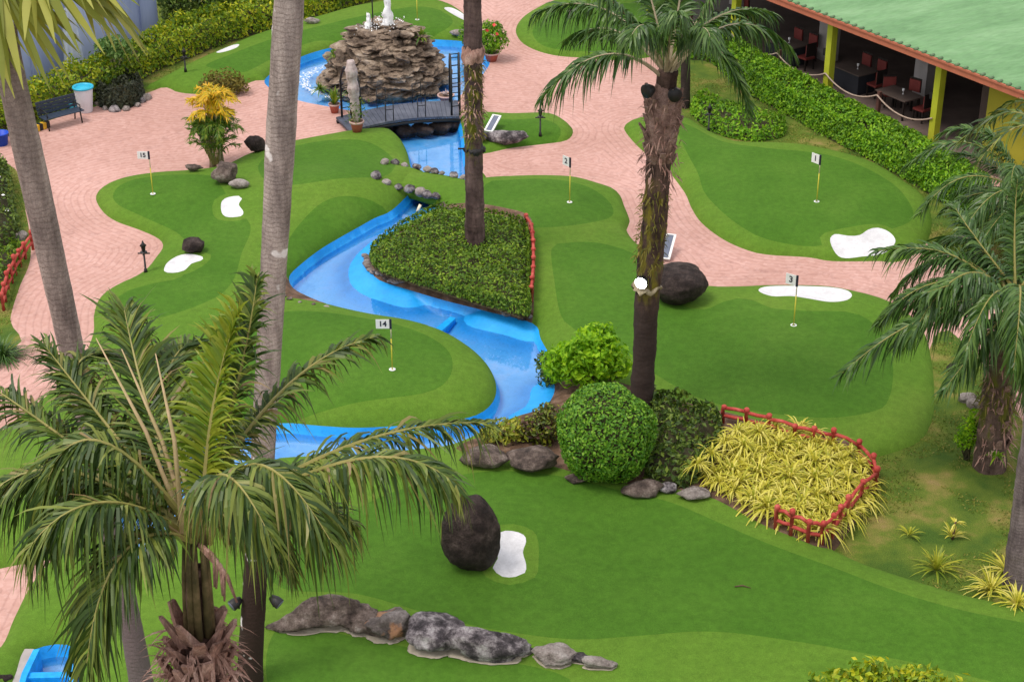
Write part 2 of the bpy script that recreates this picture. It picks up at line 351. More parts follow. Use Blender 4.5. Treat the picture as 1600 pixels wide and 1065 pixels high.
TURF = [
 # left island with holes 14 and 15
 [(150,311),(158,296),(190,283),(240,275),(300,271),(345,264),(385,245),(425,231),(462,223),(510,214),(560,206),(603,204),(625,212),(660,240),(735,262),(760,281),(735,330),(660,320),(640,360),(640,480),(700,510),(800,520),(840,560),(830,660),(760,700),(560,716),(425,722),(330,760),(220,840),(120,872),(85,873),(0,888),(-160,930),(-260,900),(-120,720),(0,676),(38,647),(72,620),(102,597),(130,560),(146,520),(147,492),(156,466),(180,449),(210,435),(229,421),(244,402),(254,388),(253,378),(241,369),(215,358),(182,346),(162,332)],
 # middle island with holes 2 and 3
 [(700,300),(728,289),(755,282),(800,279),(851,278),(901,281),(942,292),(966,302),(975,321),(984,346),(979,359),(988,374),(1003,388),(1030,405),(1060,440),(1107,450),(1150,451),(1200,449),(1251,449),(1296,451),(1334,458),(1377,469),(1415,488),(1444,520),(1457,575),(1459,640),(1444,682),(1415,700),(1377,712),(1340,725),(1280,730),(1130,700),(1000,690),(880,700),(840,640),(830,540),(800,480),(690,440),(640,380),(660,320)],
 # near island with the egg boulder
 [(425,722),(560,716),(640,706),(715,690),(800,690),(900,720),(1000,740),(1110,785),(1160,812),(1200,832),(1245,846),(1290,857),(1350,885),(1420,908),(1500,932),(1600,952),(1760,975),(1800,1200),(1300,1300),(300,1300),(-120,1200),(-60,1060),(0,1012),(22,966),(50,912),(85,873),(120,872),(220,850),(330,770)],
 # far island behind the fountain
 [(228,139),(246,128),(300,100),(345,80),(400,57),(450,42),(500,28),(560,12),(640,1),(690,5),(722,20),(738,42),(735,62),(700,70),(600,80),(480,95),(425,124),(400,126),(350,144),(302,147),(274,143),(261,137)],
 # far right island
 [(806,48),(815,30),(838,15),(858,6),(885,-4),(960,-25),(1080,-20),(1090,10),(1070,60),(1030,86),(965,94),(901,90),(868,87),(838,79),(815,66)],
 # small island by the bridge
 [(722,182),(760,179),(800,181),(851,180),(876,186),(895,203),(886,219),(851,225),(800,231),(745,240),(720,215)],
 # right island with hole 1
 [(975,200),(988,190),(1010,186),(1059,187),(1080,190),(1104,205),(1130,218),(1155,226),(1200,227),(1251,230),(1289,237),(1327,246),(1365,258),(1390,271),(1418,290),(1443,308),(1454,333),(1455,360),(1440,390),(1403,409),(1377,408),(1301,408),(1263,402),(1200,398),(1168,391),(1130,374),(1097,349),(1081,326),(1071,303),(1053,278),(1040,262),(1013,243),(990,222)],
]
GREEN = [
 [(177,303),(186,320),(228,339),(266,356),(286,372),(300,400),(285,436),(240,446),(200,456),(178,470),(172,485),(182,500),(240,503),(300,488),(345,466),(366,440),(378,400),(392,360),(365,330),(345,300),(330,284),(260,280),(200,288)],
 [(404,268),(424,245),(465,230),(515,222),(570,224),(606,242),(618,265),(600,287),(540,302),(470,310),(420,300)],
 [(622,322),(565,318),(505,330),(462,362),(444,396),(448,428),(470,408),(525,374),(575,350),(610,332)],
 [(290,590),(360,530),(440,498),(520,496),(620,514),(680,538),(706,566),(700,602),(660,622),(560,634),(450,646),(340,650),(270,640)],
 [(758,292),(800,284),(850,283),(910,294),(950,315),(957,337),(925,352),(870,361),(800,361),(762,350)],
 [(862,394),(885,385),(930,383),(975,392),(1010,410),(1030,440),(1060,480),(1100,489),(1130,476),(1152,470),(1180,475),(1205,487),(1260,492),(1322,493),(1357,505),(1385,540),(1395,582),(1388,630),(1365,650),(1290,662),(1200,655),(1110,637),(1040,602),(980,560),(920,530),(890,510),(876,492),(867,450)],
 [(1052,194),(1080,198),(1130,224),(1200,238),(1300,250),(1380,282),(1420,318),(1424,345),(1385,364),(1330,372),(1290,382),(1240,380),(1190,371),(1150,350),(1120,325),(1100,300),(1090,272),(1070,235)],
 [(980,776),(1050,793),(1130,828),(1200,858),(1300,894),(1400,933),(1500,960),(1600,978),(1740,1000),(1720,1100),(1400,1042),(1200,1007),(1100,996),(1000,1001),(900,1006),(800,995),(700,975),(560,935),(440,925),(430,870),(560,800),(640,768),(760,744),(870,750)],
 [(440,985),(560,1003),(700,1030),(840,1050),(900,1085),(880,1200),(500,1200),(420,1080)],
 [(322,106),(360,88),(420,66),(500,44),(600,22),(660,14),(700,24),(700,44),(620,58),(500,62),(430,88),(380,112)],
 [(832,50),(850,28),(900,12),(1000,10),(1060,20),(1040,60),(980,76),(900,76),(850,68)],
 [(760,190),(800,190),(845,188),(870,194),(876,206),(850,216),(790,220),(760,212)],
]
BUNK = [
 ('white sand bunker tucked beneath the left hedge beside the far green', [(338,83),(350,77),(365,72),(374,73),(370,79),(356,84),(343,86)]),
 ('narrow white sand bunker right behind the fountain', [(694,17),(705,14),(722,19),(742,26),(744,31),(725,32),(706,25)]),
 ('small white sand bunker notched on its right side, uphill of the flat boulder', [(346,335),(348,325),(358,320),(374,319),(379,323),(374,331),(381,341),(377,347),(358,348),(349,344)]),
 ('white sand bunker shaped like a bean just below a dark boulder', [(257,427),(261,413),(277,403),(295,401),(317,407),(314,413),(300,417),(288,428),(270,431)]),
 ('white sand bunker shaped like a long bean, reached by drooping palm fronds', [(1296,388),(1303,380),(1325,382),(1342,381),(1355,374),(1370,371),(1388,376),(1398,387),(1385,399),(1350,402),(1310,402)]),
 ('wide white sand bunker behind the flag of hole 3', [(1185,464),(1192,455),(1220,452),(1270,453),(1315,456),(1330,468),(1322,480),(1295,484),(1260,478),(1235,474),(1205,474)]),
 ('white sand bunker touching the tall egg shaped boulder', [(770,896),(778,882),(776,862),(781,844),(800,841),(818,846),(822,856),(817,872),(822,890),(820,903),(806,909),(785,909)]),
]
BED = [
 [(640,330),(672,316),(700,330),(740,334),(790,345),(828,360),(834,400),(834,450),(832,504),(810,500),(760,486),(690,468),(640,453),(590,437),(574,420),(572,400),(592,379),(622,357)],
 [(775,668),(840,622),(862,590),(880,580),(930,590),(1000,612),(1060,632),(1135,652),(1200,668),(1290,680),(1350,705),(1370,745),(1330,810),(1290,853),(1240,843),(1195,828),(1150,804),(1105,782),(1040,768),(980,762),(900,744),(850,730),(790,715),(718,705),(722,690)],
]
STREAM = [
 # lower reach
 [(655,290),(613,328),(585,341),(560,355),(528,373),(500,390),(470,413),(452,432),(458,450),(482,465),(520,480),(580,494),(640,504),(690,519),(730,541),(760,568),(775,600),(770,628),(745,648),(700,658),(640,664),(560,668),(500,665),(440,661),(360,672),(290,700),(225,755),(185,800),(178,850),(200,880),(232,860),(280,800),(330,755),(425,720),(560,714),(640,706),(705,697),(760,672),(800,655),(845,640),(865,616),(866,590),(862,562),(845,530),(832,505),(760,486),(690,468),(640,453),(592,437),(579,420),(580,402),(599,380),(627,360),(664,340),(700,314),(690,285)],
 # end basin at the bottom left
 [(54,1014),(118,1014),(116,1110),(24,1110),(34,1055)],
 # upper reach and fountain pool
 [(664,272),(645,268),(636,238),(624,216),(604,200),(575,180),(520,168),(470,158),(432,144),(413,128),(428,112),(455,96),(490,82),(540,70),(600,62),(680,62),(735,68),(764,92),(758,112),(738,132),(718,152),(716,175),(722,200),(727,240),(730,290),(690,300)],
]
CROSS_PX = [(596,300),(606,276),(645,276),(690,282),(732,291),(760,300),(730,345),(690,324),(640,306),(598,301)]
LAWN = [
 [(1465,520),(1520,552),(1578,625),(1640,720),(1760,800),(1760,1000),(1500,940),(1290,860),(1200,800),(1300,690),(1400,690)],
 [(1045,60),(1110,70),(1230,170),(1330,215),(1500,300),(1620,360),(1600,420),(1450,380),(1400,300),(1200,260),(1040,200),(1030,120)],
 [(-120,210),(18,260),(40,330),(48,400),(30,450),(16,500),(20,545),(-200,600)],
 [(-60,230),(40,200),(130,172),(240,142),(300,110),(400,64),(500,38),(600,12),(600,-60),(200,-60)],
]
regs = []; BZ = [.2, .2, .25, .25, .08, .13, .27]
for k, P in enumerate(LAWN): regs.append((1, outl(P, .35)))
for P in TURF: regs.append((2, outl(P, .22)))
for P in GREEN: regs.append((3, outl(P, .25, .28)))
for k, (lb, P) in enumerate(BUNK):          # a ring of lighter fringe turf round every bunker
    o = outl(P, .12, BZ[k]); T = np.roll(o, -1, 0)-np.roll(o, 1, 0); T /= np.linalg.norm(T, axis=1, keepdims=True)+1e-9; N = np.stack([T[:, 1], -T[:, 0]], 1)
    if inside((o+N*.02)[:1], o)[0]: N = -N
    c = o.mean(0); h_ = (o+N*.26)[::2]; hull = []
    for a in np.linspace(0, 2*np.pi, 40)[:-1]: hull.append(h_[(h_@np.array([math.cos(a), math.sin(a)])).argmax()])
    hull = np.array([hull[i] for i in range(len(hull)) if i == 0 or np.linalg.norm(hull[i]-hull[i-1]) > .02]); regs.append((9, spline(hull, True, .2)))
for k, (lb, P) in enumerate(BUNK): regs.append((10+k, outl(P, .12, BZ[k])))
for k, P in enumerate(BED): regs.append((5, outl(P, .2, .3*k)))
regs.append((8, outl([(434,452),(448,436),(458,452),(484,466),(522,480),(510,485),(470,483),(440,478)], .2)))
for P in STREAM: regs.append((6, outl(P, .2)))

X0, X1, Y0, Y1 = -34., 34., 12., 100.
pts = [np.array([[X0, Y0], [X1, Y0], [X1, Y1], [X0, Y1]])]
edges = [(0, 1), (1, 2), (2, 3), (3, 0)]; base = 4
allseg_a, allseg_b = [], []
for k, o in regs:
    o[:, 0] = np.clip(o[:, 0], X0+.5, X1-.5); o[:, 1] = np.clip(o[:, 1], Y0+.5, Y1-.5)
    n = len(o); pts.append(o); edges += [(base+i, base+(i+1) % n) for i in range(n)]; base += n
    allseg_a.append(o); allseg_b.append(np.roll(o, -1, 0))
A_, B_ = np.concatenate(allseg_a), np.concatenate(allseg_b)
def gridpts(x0, x1, y0, y1, s):
    gx, gy = np.meshgrid(np.arange(x0, x1, s), np.arange(y0, y1, s)); P = np.stack([gx.ravel(), gy.ravel()], 1)
    return P + rng.uniform(-.3, .3, P.shape)*s
def inview(P, mrg=1.1):
    dy = P[:, 1]*CT+CH*ST; return np.abs(P[:, 0]) < mrg*(800/F)*dy+.6
g1 = gridpts(X0+1, X1-1, Y0+1, Y1-1, .34)
g1 = g1[inview(g1) & (g1[:, 1] > 24) & (g1[:, 1] < 82)]
offs = []
for k, o in regs:
    if k in (1, 3) or k >= 9: continue
    T = np.roll(o, -1, 0)-np.roll(o, 1, 0); T /= np.linalg.norm(T, axis=1, keepdims=True)+1e-9; N = np.stack([-T[:, 1], T[:, 0]], 1)
    for d in (.06, .14, .26): offs += [o+N*d, o-N*d]
extra = np.concatenate([g1, *offs]); dd = segdist(extra, A_, B_)
extra = extra[(dd > .05)]
# thin out near-duplicates
key = np.round(extra/.075).astype(int); _, ui = np.unique(key, axis=0, return_index=True); extra = extra[np.sort(ui)]
gc = gridpts(X0+1, X1-1, Y0+1, Y1-1, 2.5); gc = gc[segdist(gc, A_, B_) > .6]
P2 = np.concatenate([*pts, extra, gc])
res = delaunay_2d_cdt([Vector(p) for p in P2], edges, [], 0, 1e-5)
TV = np.array([tuple(v) for v in res[0]]); TF = np.array([tuple(f) for f in res[2]])
cen = TV[TF].mean(1); lab = np.zeros(len(TF), int)
for k, o in regs:
    ins = inside(cen, o)
    if k == 3 or k >= 9: ins &= (lab == 2) | (lab == 3)
    lab[ins] = 2 if k == 9 else k
raised = ((lab >= 2) & (lab <= 5)) | (lab == 8) | (lab >= 10)
# boundary edges between classes
em = {}
for fi, f in enumerate(TF):
    for a, b in ((f[0], f[1]), (f[1], f[2]), (f[2], f[0])): em.setdefault((min(a, b), max(a, b)), []).append(fi)
bR, bS, bB, bK = [], [], [], []
for e, fs in em.items():
    if len(fs) < 2: continue
    a, b = fs
    if raised[a] != raised[b]: bR.append(e)
    if (lab[a] == 6) != (lab[b] == 6):
        bS.append(e)
        if 5 in (lab[a], lab[b]): bB.append(e)
    if (lab[a] >= 10) != (lab[b] >= 10): bK.append(e)
def sd_(P, E):
    E = np.array(E).reshape(-1, 2); return segdist(P, TV[E[:, 0]], TV[E[:, 1]])
# what each vertex belongs to (strictly inside a class only)
nv = len(TV); vr = np.ones(nv, bool); vs = np.ones(nv, bool); vk = np.ones(nv, bool); vp = np.zeros(nv, bool)
for j in range(3):
    np.logical_and.at(vr, TF[:, j], raised); np.logical_and.at(vs, TF[:, j], lab == 6); np.logical_and.at(vk, TF[:, j], lab >= 10)
    np.logical_or.at(vp, TF[:, j], lab <= 1)
dR = sd_(TV, bR); dS = sd_(TV, bS); dB = sd_(TV, bB); dK = sd_(TV, bK)
BUMPS = [(530,315,1.6,.30),(640,585,3.0,.12),(440,560,2.5,.15),(735,830,1.6,.12),(1300,640,3.5,.1),(300,300,2.5,.12),(1250,300,4,.12),(880,330,2,.1),(1350,960,3.5,.12),(640,290,1.8,.18),(470,320,2.0,.18),(600,660,1.5,.1)]
def raised_h(P, d):
    h = .13*(1-np.exp(-d/.11)) + .27*(1-np.exp(-d/.75))
    for px, py, r_, a in BUMPS:
        c = G(px, py)[:2]; h = h + a*np.exp(-((P-c)**2).sum(1)/(r_*r_))*(1-np.exp(-d/.5))
    return h
TZv = np.zeros(nv)
TZv[vr] = raised_h(TV[vr], dR[vr])
TZv[vk] -= .09*(1-np.exp(-dK[vk]/.08))
dep = .46*(1-np.exp(-(dS/.10)**2)); depb = .46*(1-np.exp(-(dB/.75)**1.6))
TZv[vs] = -np.where(dB < 1.6, np.minimum(dep, depb), dep)[vs]
V3 = np.concatenate([TV, TZv[:, None]], 1)
course = np.where(vp, np.minimum(dR, 40), 0)
def TZ(x, y): return float(TZv[((TV-np.array([x, y]))**2).sum(1).argmin()])
def sub(name, sel, mat, midx=None, z=None):
    f = TF[sel]; u, inv = np.unique(f, return_inverse=True); v = V3[u].copy()
    if z is not None: v[:, 2] = z
    o = mk(name, v, inv.reshape(-1, 3), mat, None, True, midx)
    return o, u
o, u = sub('paving', (lab == 0), M['paving']); tag(o, kind='structure')
at = o.data.attributes.new('course', 'FLOAT', 'POINT'); at.data.foreach_set('value', course[u].astype(np.float32))
o, u = sub('lawn', lab == 1, M['lawn']); tag(o, kind='structure')
st = (lab == 2) | (lab == 3); o, u = sub('putting_turf', st, [M['turf'], M['green']], (lab[st] == 3).astype(int)); tag(o, kind='structure')
o, u = sub('soil', (lab == 5) | (lab == 8), M['soil']); tag(o, kind='structure')
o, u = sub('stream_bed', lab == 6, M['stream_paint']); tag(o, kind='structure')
o, u = sub('water', lab == 6, M['water'], z=-.24); tag(o, kind='structure')
for k, (lb, P) in enumerate(BUNK):
    o, u = sub('sand_bunker', lab == 10+k, M['white_turf']); tag(o, lb, 'sand bunker', 'white sand bunkers on the greens')
gq = 600.
o = mk('ground', [(-gq, -gq, -.75), (gq, -gq, -.75), (gq, gq, -.75), (-gq, gq, -.75)], [(0, 1, 2, 3)], M['ground']); tag(o, kind='structure')

# turf bridge that carries the green over the stream between its two reaches
cr = outl(CROSS_PX, .15); cg = gridpts(cr[:, 0].min(), cr[:, 0].max(), cr[:, 1].min(), cr[:, 1].max(), .2)
cg = cg[inside(cg, cr)]; cg = cg[polydist(cg, cr) > .08]; ncr = len(cr)
rs = delaunay_2d_cdt([Vector(p) for p in np.concatenate([cr, cg])], [(i, (i+1) % ncr) for i in range(ncr)], [], 1, 1e-5)
cv = np.array([tuple(v) for v in rs[0]]); cd = polydist(cv, cr); zc = .20+.14*(1-np.exp(-cd/.2))
nb = len(cv); VV = np.concatenate([np.c_[cv, zc], np.c_[cr, np.full(ncr, .02)], np.c_[cr, np.full(ncr, -.12)]])
c0 = cr.mean(0); VV[nb+ncr:, :2] = c0+(cr-c0)*.90
FF = [tuple(f) for f in rs[2]] + [(nb+(i+1) % ncr, nb+i, i, (i+1) % ncr) for i in range(ncr)]
FF += [(nb+ncr+(i+1) % ncr, nb+ncr+i, nb+i, nb+(i+1) % ncr) for i in range(ncr)] + [tuple(nb+ncr+i for i in range(ncr))]
o = mk('turf_bridge', VV, FF, [M['turf']], None, True); tag(o, 'short turf covered bridge over the blue stream, edged with stones', 'bridge')
# ---------- foliage helpers
def unit(v): return v/(np.linalg.norm(v, axis=-1, keepdims=True)+1e-9)
def leaves(P, N, size, g, tilt=.7, asp=.5, fold=.18, lvar=.35):
    n = len(P); N = unit(N+g.normal(0, tilt, (n, 3))); t = unit(np.cross(N, g.normal(0, 1, (n, 3)))); b = np.cross(N, t)
    L = (size*(1+g.uniform(-lvar, lvar, n)))[:, None]*.5; W = L*asp
    V = np.stack([P-t*L, P+b*W+N*L*fold, P+t*L, P-b*W+N*L*fold], 1).reshape(-1, 3)
    k = np.arange(n)[:, None, None]*4; Fc = (np.array([[0, 1, 2], [0, 2, 3]])[None]+k).reshape(-1, 3)
    return V, Fc
def merge(parts):
    V, Fc, n = [], [], 0
    for v, f in parts: V.append(v); Fc.append(np.asarray(f)+n); n += len(v)
    return np.concatenate(V), np.concatenate(Fc)
def lump(P, s, seed): return np.array([noise.noise(Vector((p[0]*s+seed, p[1]*s-seed, p[2]*s))) for p in P])
def hedge(name, px, h, leaf, dens, mat, label, cat, seed, group=None, z=None, edge=.22, lumpy=.14, twig=None, tilt=.7, parent=None, core=True, part='foliage', asp=.5):
    "planting with a clipped or loose top over an outline on the ground"
    g = np.random.default_rng(seed); o = outl(px, .25); c = o.mean(0)
    z0 = TZ(*c) if z is None else z
    if z is None: o = outl(px, .25, z0*.8)
    lo, hi = o.min(0), o.max(0); A = np.prod(hi-lo); n = int(A*dens)
    Q = g.uniform(lo, hi, (n, 2)); Q = Q[inside(Q, o)]; d = polydist(Q, o)
    def top(Q, d):
        P3 = np.c_[Q, np.zeros(len(Q))]
        return h*(1-np.exp(-(d+.02)/edge))*(1+lumpy*2.2*lump(P3, 1.3, seed)+lumpy*1.2*lump(P3, 4.5, seed+9))
    zt = top(Q, d); dep = g.uniform(0, 1, len(Q))**2*.22*h
    e = .05; gx = (top(Q+[e, 0], polydist(Q+[e, 0], o))-zt)/e; gy = (top(Q+[0, e], polydist(Q+[0, e], o))-zt)/e
    N = unit(np.c_[-gx, -gy, np.ones(len(Q))])
    P = np.c_[Q, z0+np.maximum(zt-dep, .03)]
    # sides
    per = np.linalg.norm(np.roll(o, -1, 0)-o, axis=1).sum(); m = int(per*h*dens*1.0)
    i = g.integers(0, len(o), m); f = g.uniform(0, 1, (m, 1)); a, b = o[i], o[(i+1) % len(o)]
    s = a+(b-a)*f; T = unit(b-a); nn = np.stack([T[:, 1], -T[:, 0]], 1)
    if inside((s+nn*.05)[:1], o)[0]: nn = -nn
    zs = g.uniform(.04, .85, m)*h*(1+lumpy*lump(np.c_[s, np.zeros(m)], 1.5, seed)); inn = edge*.45*(zs/h)**2+g.uniform(-.02, .10, m)*h
    s = s-nn*inn[:, None]
    P = np.concatenate([P, np.c_[s, z0+zs]]); N = np.concatenate([N, np.c_[nn, np.full(m, .45)]])
    V, Fc = leaves(P, N, leaf, g, tilt, asp)
    own = parent is None
    t = thing(name, label, cat, (c[0], c[1], z0), group) if own else parent
    mk(part, V, Fc, mat, t, False, None, True)
    if core:
        cg = gridpts(lo[0], hi[0], lo[1], hi[1], .28); cg = cg[inside(cg, o)]; cg = cg[polydist(cg, o) > .1]; k = len(o)
        rs = delaunay_2d_cdt([Vector(p) for p in np.concatenate([o, cg])], [(i, (i+1) % k) for i in range(k)], [], 1, 1e-5)
        cv = np.array([tuple(v) for v in rs[0]]); dd = polydist(cv, o); ct = np.maximum(top(cv, dd)*.66-.08, .0); ct[:k] = -.05
        mk('branches', np.c_[cv, z0+ct], [tuple(f) for f in rs[2]], M['twig'], t, True, None, True)
    return t
def blob_points(c, r, n, g, shell=.35, lumpy=.2, seed=0, zmin=-1.0):
    d = unit(g.normal(0, 1, (n, 3))); d = d[d[:, 2] > zmin]; k = 1-g.uniform(0, 1, len(d))**2*shell
    k = k*(1+lumpy*2*lump(d, 2.2, seed)); return np.array(c)+d*np.array(r)*k[:, None], d
def bush(name, blobs, leaf, dens, mat, label, cat, seed, group=None, tilt=.8, lumpy=.25, base=None, asp=.5, stems=True, parent=None):
    g = np.random.default_rng(seed); parts = []
    for c, r in blobs:
        n = int(4*math.pi*(np.prod(r)**(2/3))*dens); P, N = blob_points(c, r, n, g, .55, lumpy, seed); parts.append(leaves(P, N+[0, 0, .25], leaf, g, tilt, asp))
    b = base if base is not None else np.array([blobs[0][0][0], blobs[0][0][1], blobs[0][0][2]-blobs[0][1][2]])
    t = thing(name, label, cat, b, group) if parent is None else parent
    V, Fc = merge(parts); mk('foliage', V, Fc, mat, t, False, None, True)
    if stems:
        m = MB()
        for c, r in blobs:
            for k in range(4):
                q = np.array(c)+np.array(r)*g.uniform(-.5, .5, 3); s0 = b+np.append(g.uniform(-.08, .08, 2), -.05); m.tube([s0, (s0+q)/2+g.normal(0, .05, 3), q], [.03, .022, .012], 6)
        m.build('stems', M['twig'], t, True)
    return t
M['twig'] = mottled('twigs', [(.035, .03, .015), (.06, .055, .025)], 6, .95)
M['leaf_bed'] = leafmat('leaf_bed', [(.04, .10, .006), (.09, .19, .010), (.15, .27, .014), (.25, .36, .024)], .55, .25, (1.2, (.7, .75, .7), (1.2, 1.15, 1.1)))
M['leaf_hedge'] = leafmat('leaf_hedge', [(.05, .15, .006), (.11, .29, .008), (.19, .41, .012), (.28, .48, .02)], .55, .3, (.9, (.75, .75, .7), (1.2, 1.15, 1.0)))
M['leaf_left'] = leafmat('leaf_left', [(.07, .15, .008), (.18, .31, .012), (.34, .43, .015), (.52, .52, .02)], .5, .3, (.5, (.5, .62, .6), (1.25, 1.15, 1.0)))
M['leaf_ball'] = leafmat('leaf_ball', [(.04, .14, .008), (.09, .25, .014), (.155, .35, .02), (.25, .45, .035)], .5, .3)
M['leaf_lime'] = leafmat('leaf_lime', [(.14, .34, .004), (.26, .52, .008), (.40, .62, .012)], .6, .4, (2.2, (.6, .7, .6), (1.15, 1.1, 1)))
M['leaf_dark'] = leafmat('leaf_dark', [(.028, .06, .010), (.055, .105, .014), (.10, .165, .02), (.18, .25, .03)], .5, .2)
M['leaf_shadowy'] = leafmat('leaf_shadowy', [(.014, .022, .012), (.028, .035, .017), (.045, .052, .022)], .6, .15)
M['leaf_croton'] = leafmat('leaf_croton', [(.035, .02, .018), (.09, .035, .025), (.06, .10, .015), (.17, .22, .02), (.30, .30, .03)], .4, .25)
M['leaf_yellow'] = leafmat('leaf_yellow', [(.14, .22, .02), (.30, .34, .03), (.42, .38, .04)], .45, .3)
M['flower_red'] = plain('red_flowers', (.6, .05, .04), .6)
M['flower_pale'] = plain('pale_flowers', (.75, .6, .3), .6)
M['spider'] = leafmat('striped_blade', [(.26, .31, .02), (.52, .49, .045), (.66, .60, .08), (.78, .71, .20)], .5, .3)
M['spider_green'] = leafmat('yellow_green_blade', [(.14, .22, .015), (.30, .35, .025), (.46, .44, .04)], .5, .3)
M['frond'] = leafmat('frond_leaflet', [(.022, .055, .008), (.048, .095, .013), (.10, .155, .02), (.21, .25, .04), (.28, .20, .09)], .45, .25, spec=.45, cpos=[0, .32, .64, .93, 1])
M['frond_far'] = leafmat('frond_leaflet_blue', [(.026, .075, .013), (.055, .13, .02), (.11, .20, .034)], .4, .25, spec=.5)
M['frond_dry'] = leafmat('frond_leaflet_yellow', [(.10, .18, .012), (.20, .28, .015), (.30, .33, .03)], .42, .3, spec=.4)
M['areca'] = leafmat('areca_leaflet', [(.42, .40, .012), (.66, .46, .012), (.78, .42, .015), (.80, .54, .03)], .45, .3)
M['areca_green'] = leafmat('areca_green', [(.05, .14, .012), (.11, .20, .015), (.22, .27, .02)], .45, .3)
M['fan'] = leafmat('fan_leaf', [(.20, .23, .03), (.30, .32, .05), (.40, .40, .08)], .45, .3)
M['rachis'] = mottled('rachis', [(.20, .20, .05), (.34, .29, .10)], 3, .5)
M['petiole'] = mottled('petiole', [(.25, .22, .13), (.42, .34, .24)], 3, .6)
M['spear'] = mottled('spear_leaf', [(.30, .25, .10), (.50, .36, .22)], 5, .5)
M['fibre'] = mottled('palm_fibre', [(.13, .065, .05), (.36, .21, .17), (.56, .38, .32)], 6, .95, .8, .05, 15, .3, 50, stretch=(1, 1, .3))

def strips(B, D, L, W, droop, wid, seg=4, twist=None, curl=0.):
    "blades from points B along D, bending down: returns verts, tris/quads"
    n = len(B); s = np.linspace(0, 1, seg+1); prof = np.array([.45, 1., .95, .6, .04]) if seg == 4 else np.interp(s, [0, .3, .7, 1], [.5, 1, .8, .04])
    P = B[:, None]+D[:, None]*(L[:, None]*(s-curl*np.minimum(droop, 1.2)[:, None]*s**2))[..., None]
    P[..., 2] -= (droop*L)[:, None]*s**2
    if twist is not None: P = P+twist[:, None]*(s**2)[None, :, None]
    w_ = wid[:, None, :]*(W[:, None]*prof)[..., None]*.5
    V = np.stack([P-w_, P+w_], 2).reshape(-1, 3); m = 2*(seg+1)
    q = np.array([[2*i, 2*i+1, 2*i+3, 2*i+2] for i in range(seg)]); Fc = (q[None]+(np.arange(n)*m)[:, None, None]).reshape(-1, 4)
    return V, Fc
def frond(parent, p0, p1, p2, g, nleaf=46, ll=.7, lw=.045, droop=.55, mat=None, rm=None, r0=.032, start=.13, lift=.25, name='frond', roll=0., swp=(38, 62), ragged=.12):
    "feather leaf: curved midrib through p0,p1,p2 with two rows of hanging leaflets"
    p0, p1, p2 = (np.array(p, float) for p in (p0, p1, p2)); c = 2*p1-.5*(p0+p2)
    t = np.linspace(0, 1, 15)[:, None]; cur = (1-t)**2*p0+2*t*(1-t)*c+t*t*p2
    mb = MB(); mb.tube(cur, np.linspace(r0, .006, 15), 5, m=1)
    parts = []
    for sd in (-1, 1):
        u = np.linspace(start, 1, nleaf)**.92+g.uniform(-.006, .006, nleaf); u = np.clip(u, 0, 1)[:, None]
        B = (1-u)**2*p0+2*u*(1-u)*c+u*u*p2; T = unit(2*(1-u)*(c-p0)+2*u*(p2-c))
        up = np.array([0, 0, 1.]) if abs(T[:, 2]).mean() < .93 else unit(np.array([0, -1, .2]))
        Sv = unit(np.cross(T, up)); N = np.cross(Sv, T)
        if roll: Sv, N = Sv*math.cos(roll)+N*math.sin(roll), N*math.cos(roll)-Sv*math.sin(roll)
        uu = (u[:, 0]-start)/(1-start); ang = np.radians(90-(swp[0]+(swp[1]-swp[0])*uu))+g.normal(0, .07, nleaf)
        # ang measured from midrib
        D = Sv*sd*np.sin(ang)[:, None]+T*np.cos(ang)[:, None]+N*(lift+g.normal(0, .12, nleaf))[:, None]
        D = unit(D); L = ll*(np.interp(uu, [0, .12, .4, .75, 1], [.45, .8, 1, .8, .42]))*(1+g.uniform(-ragged, ragged, nleaf))
        wd = unit(T-D*(T*D).sum(1, keepdims=True)+N*g.normal(0, .35, nleaf)[:, None])
        parts.append(strips(B, D, L, lw*(.8+.4*g.random(nleaf)), np.abs(droop*(1+g.normal(0, .25, nleaf))), wd, 4, g.normal(0, .06, (nleaf, 3)), .34))
    V, Fc = merge(parts); k = mb.n; mb.V.append(V)
    Fl = mb.F+(Fc+k).tolist(); mi = [1]*len(mb.F)+[0]*len(Fc)
    return mk(name, np.concatenate(mb.V), Fl, [mat or M['frond'], rm or M['rachis']], parent, False, mi, True)
def trunk(parent, P, rad, mat, g, ring=.14, amp=.03, name='trunk', n=18, fl=.0):
    P = np.asarray(P, float); P = spline(P, False, .09) if len(P) > 2 else P
    s = np.r_[0, np.cumsum(np.linalg.norm(np.diff(P, axis=0), axis=1))]; f = s/s[-1]
    r = np.interp(f, np.linspace(0, 1, len(rad)), rad); rr = []
    a = np.arange(n)*2*np.pi/n
    for i in range(len(P)):
        k = np.array([noise.noise(Vector((math.cos(x)*1.6, math.sin(x)*1.6, s[i]*2.2))) for x in a])
        rr.append(r[i]*(1+amp*(.9 if (s[i]/ring) % 1 < .25 else 0)+k*amp*2.2+fl*math.exp(-s[i]/.35)))
    m = MB(); V = []
    for i in range(len(P)): V.append(np.stack([P[i, 0]+np.cos(a)*rr[i], P[i, 1]+np.sin(a)*rr[i], np.full(n, P[i, 2])], 1))
    Fc = [(i*n+j, i*n+(j+1) % n, (i+1)*n+(j+1) % n, (i+1)*n+j) for i in range(len(P)-1) for j in range(n)]
    m.add(np.concatenate(V), Fc+[tuple((len(P)-1)*n+j for j in range(n))], 0, True)
    return m.build(name, mat, parent, True)
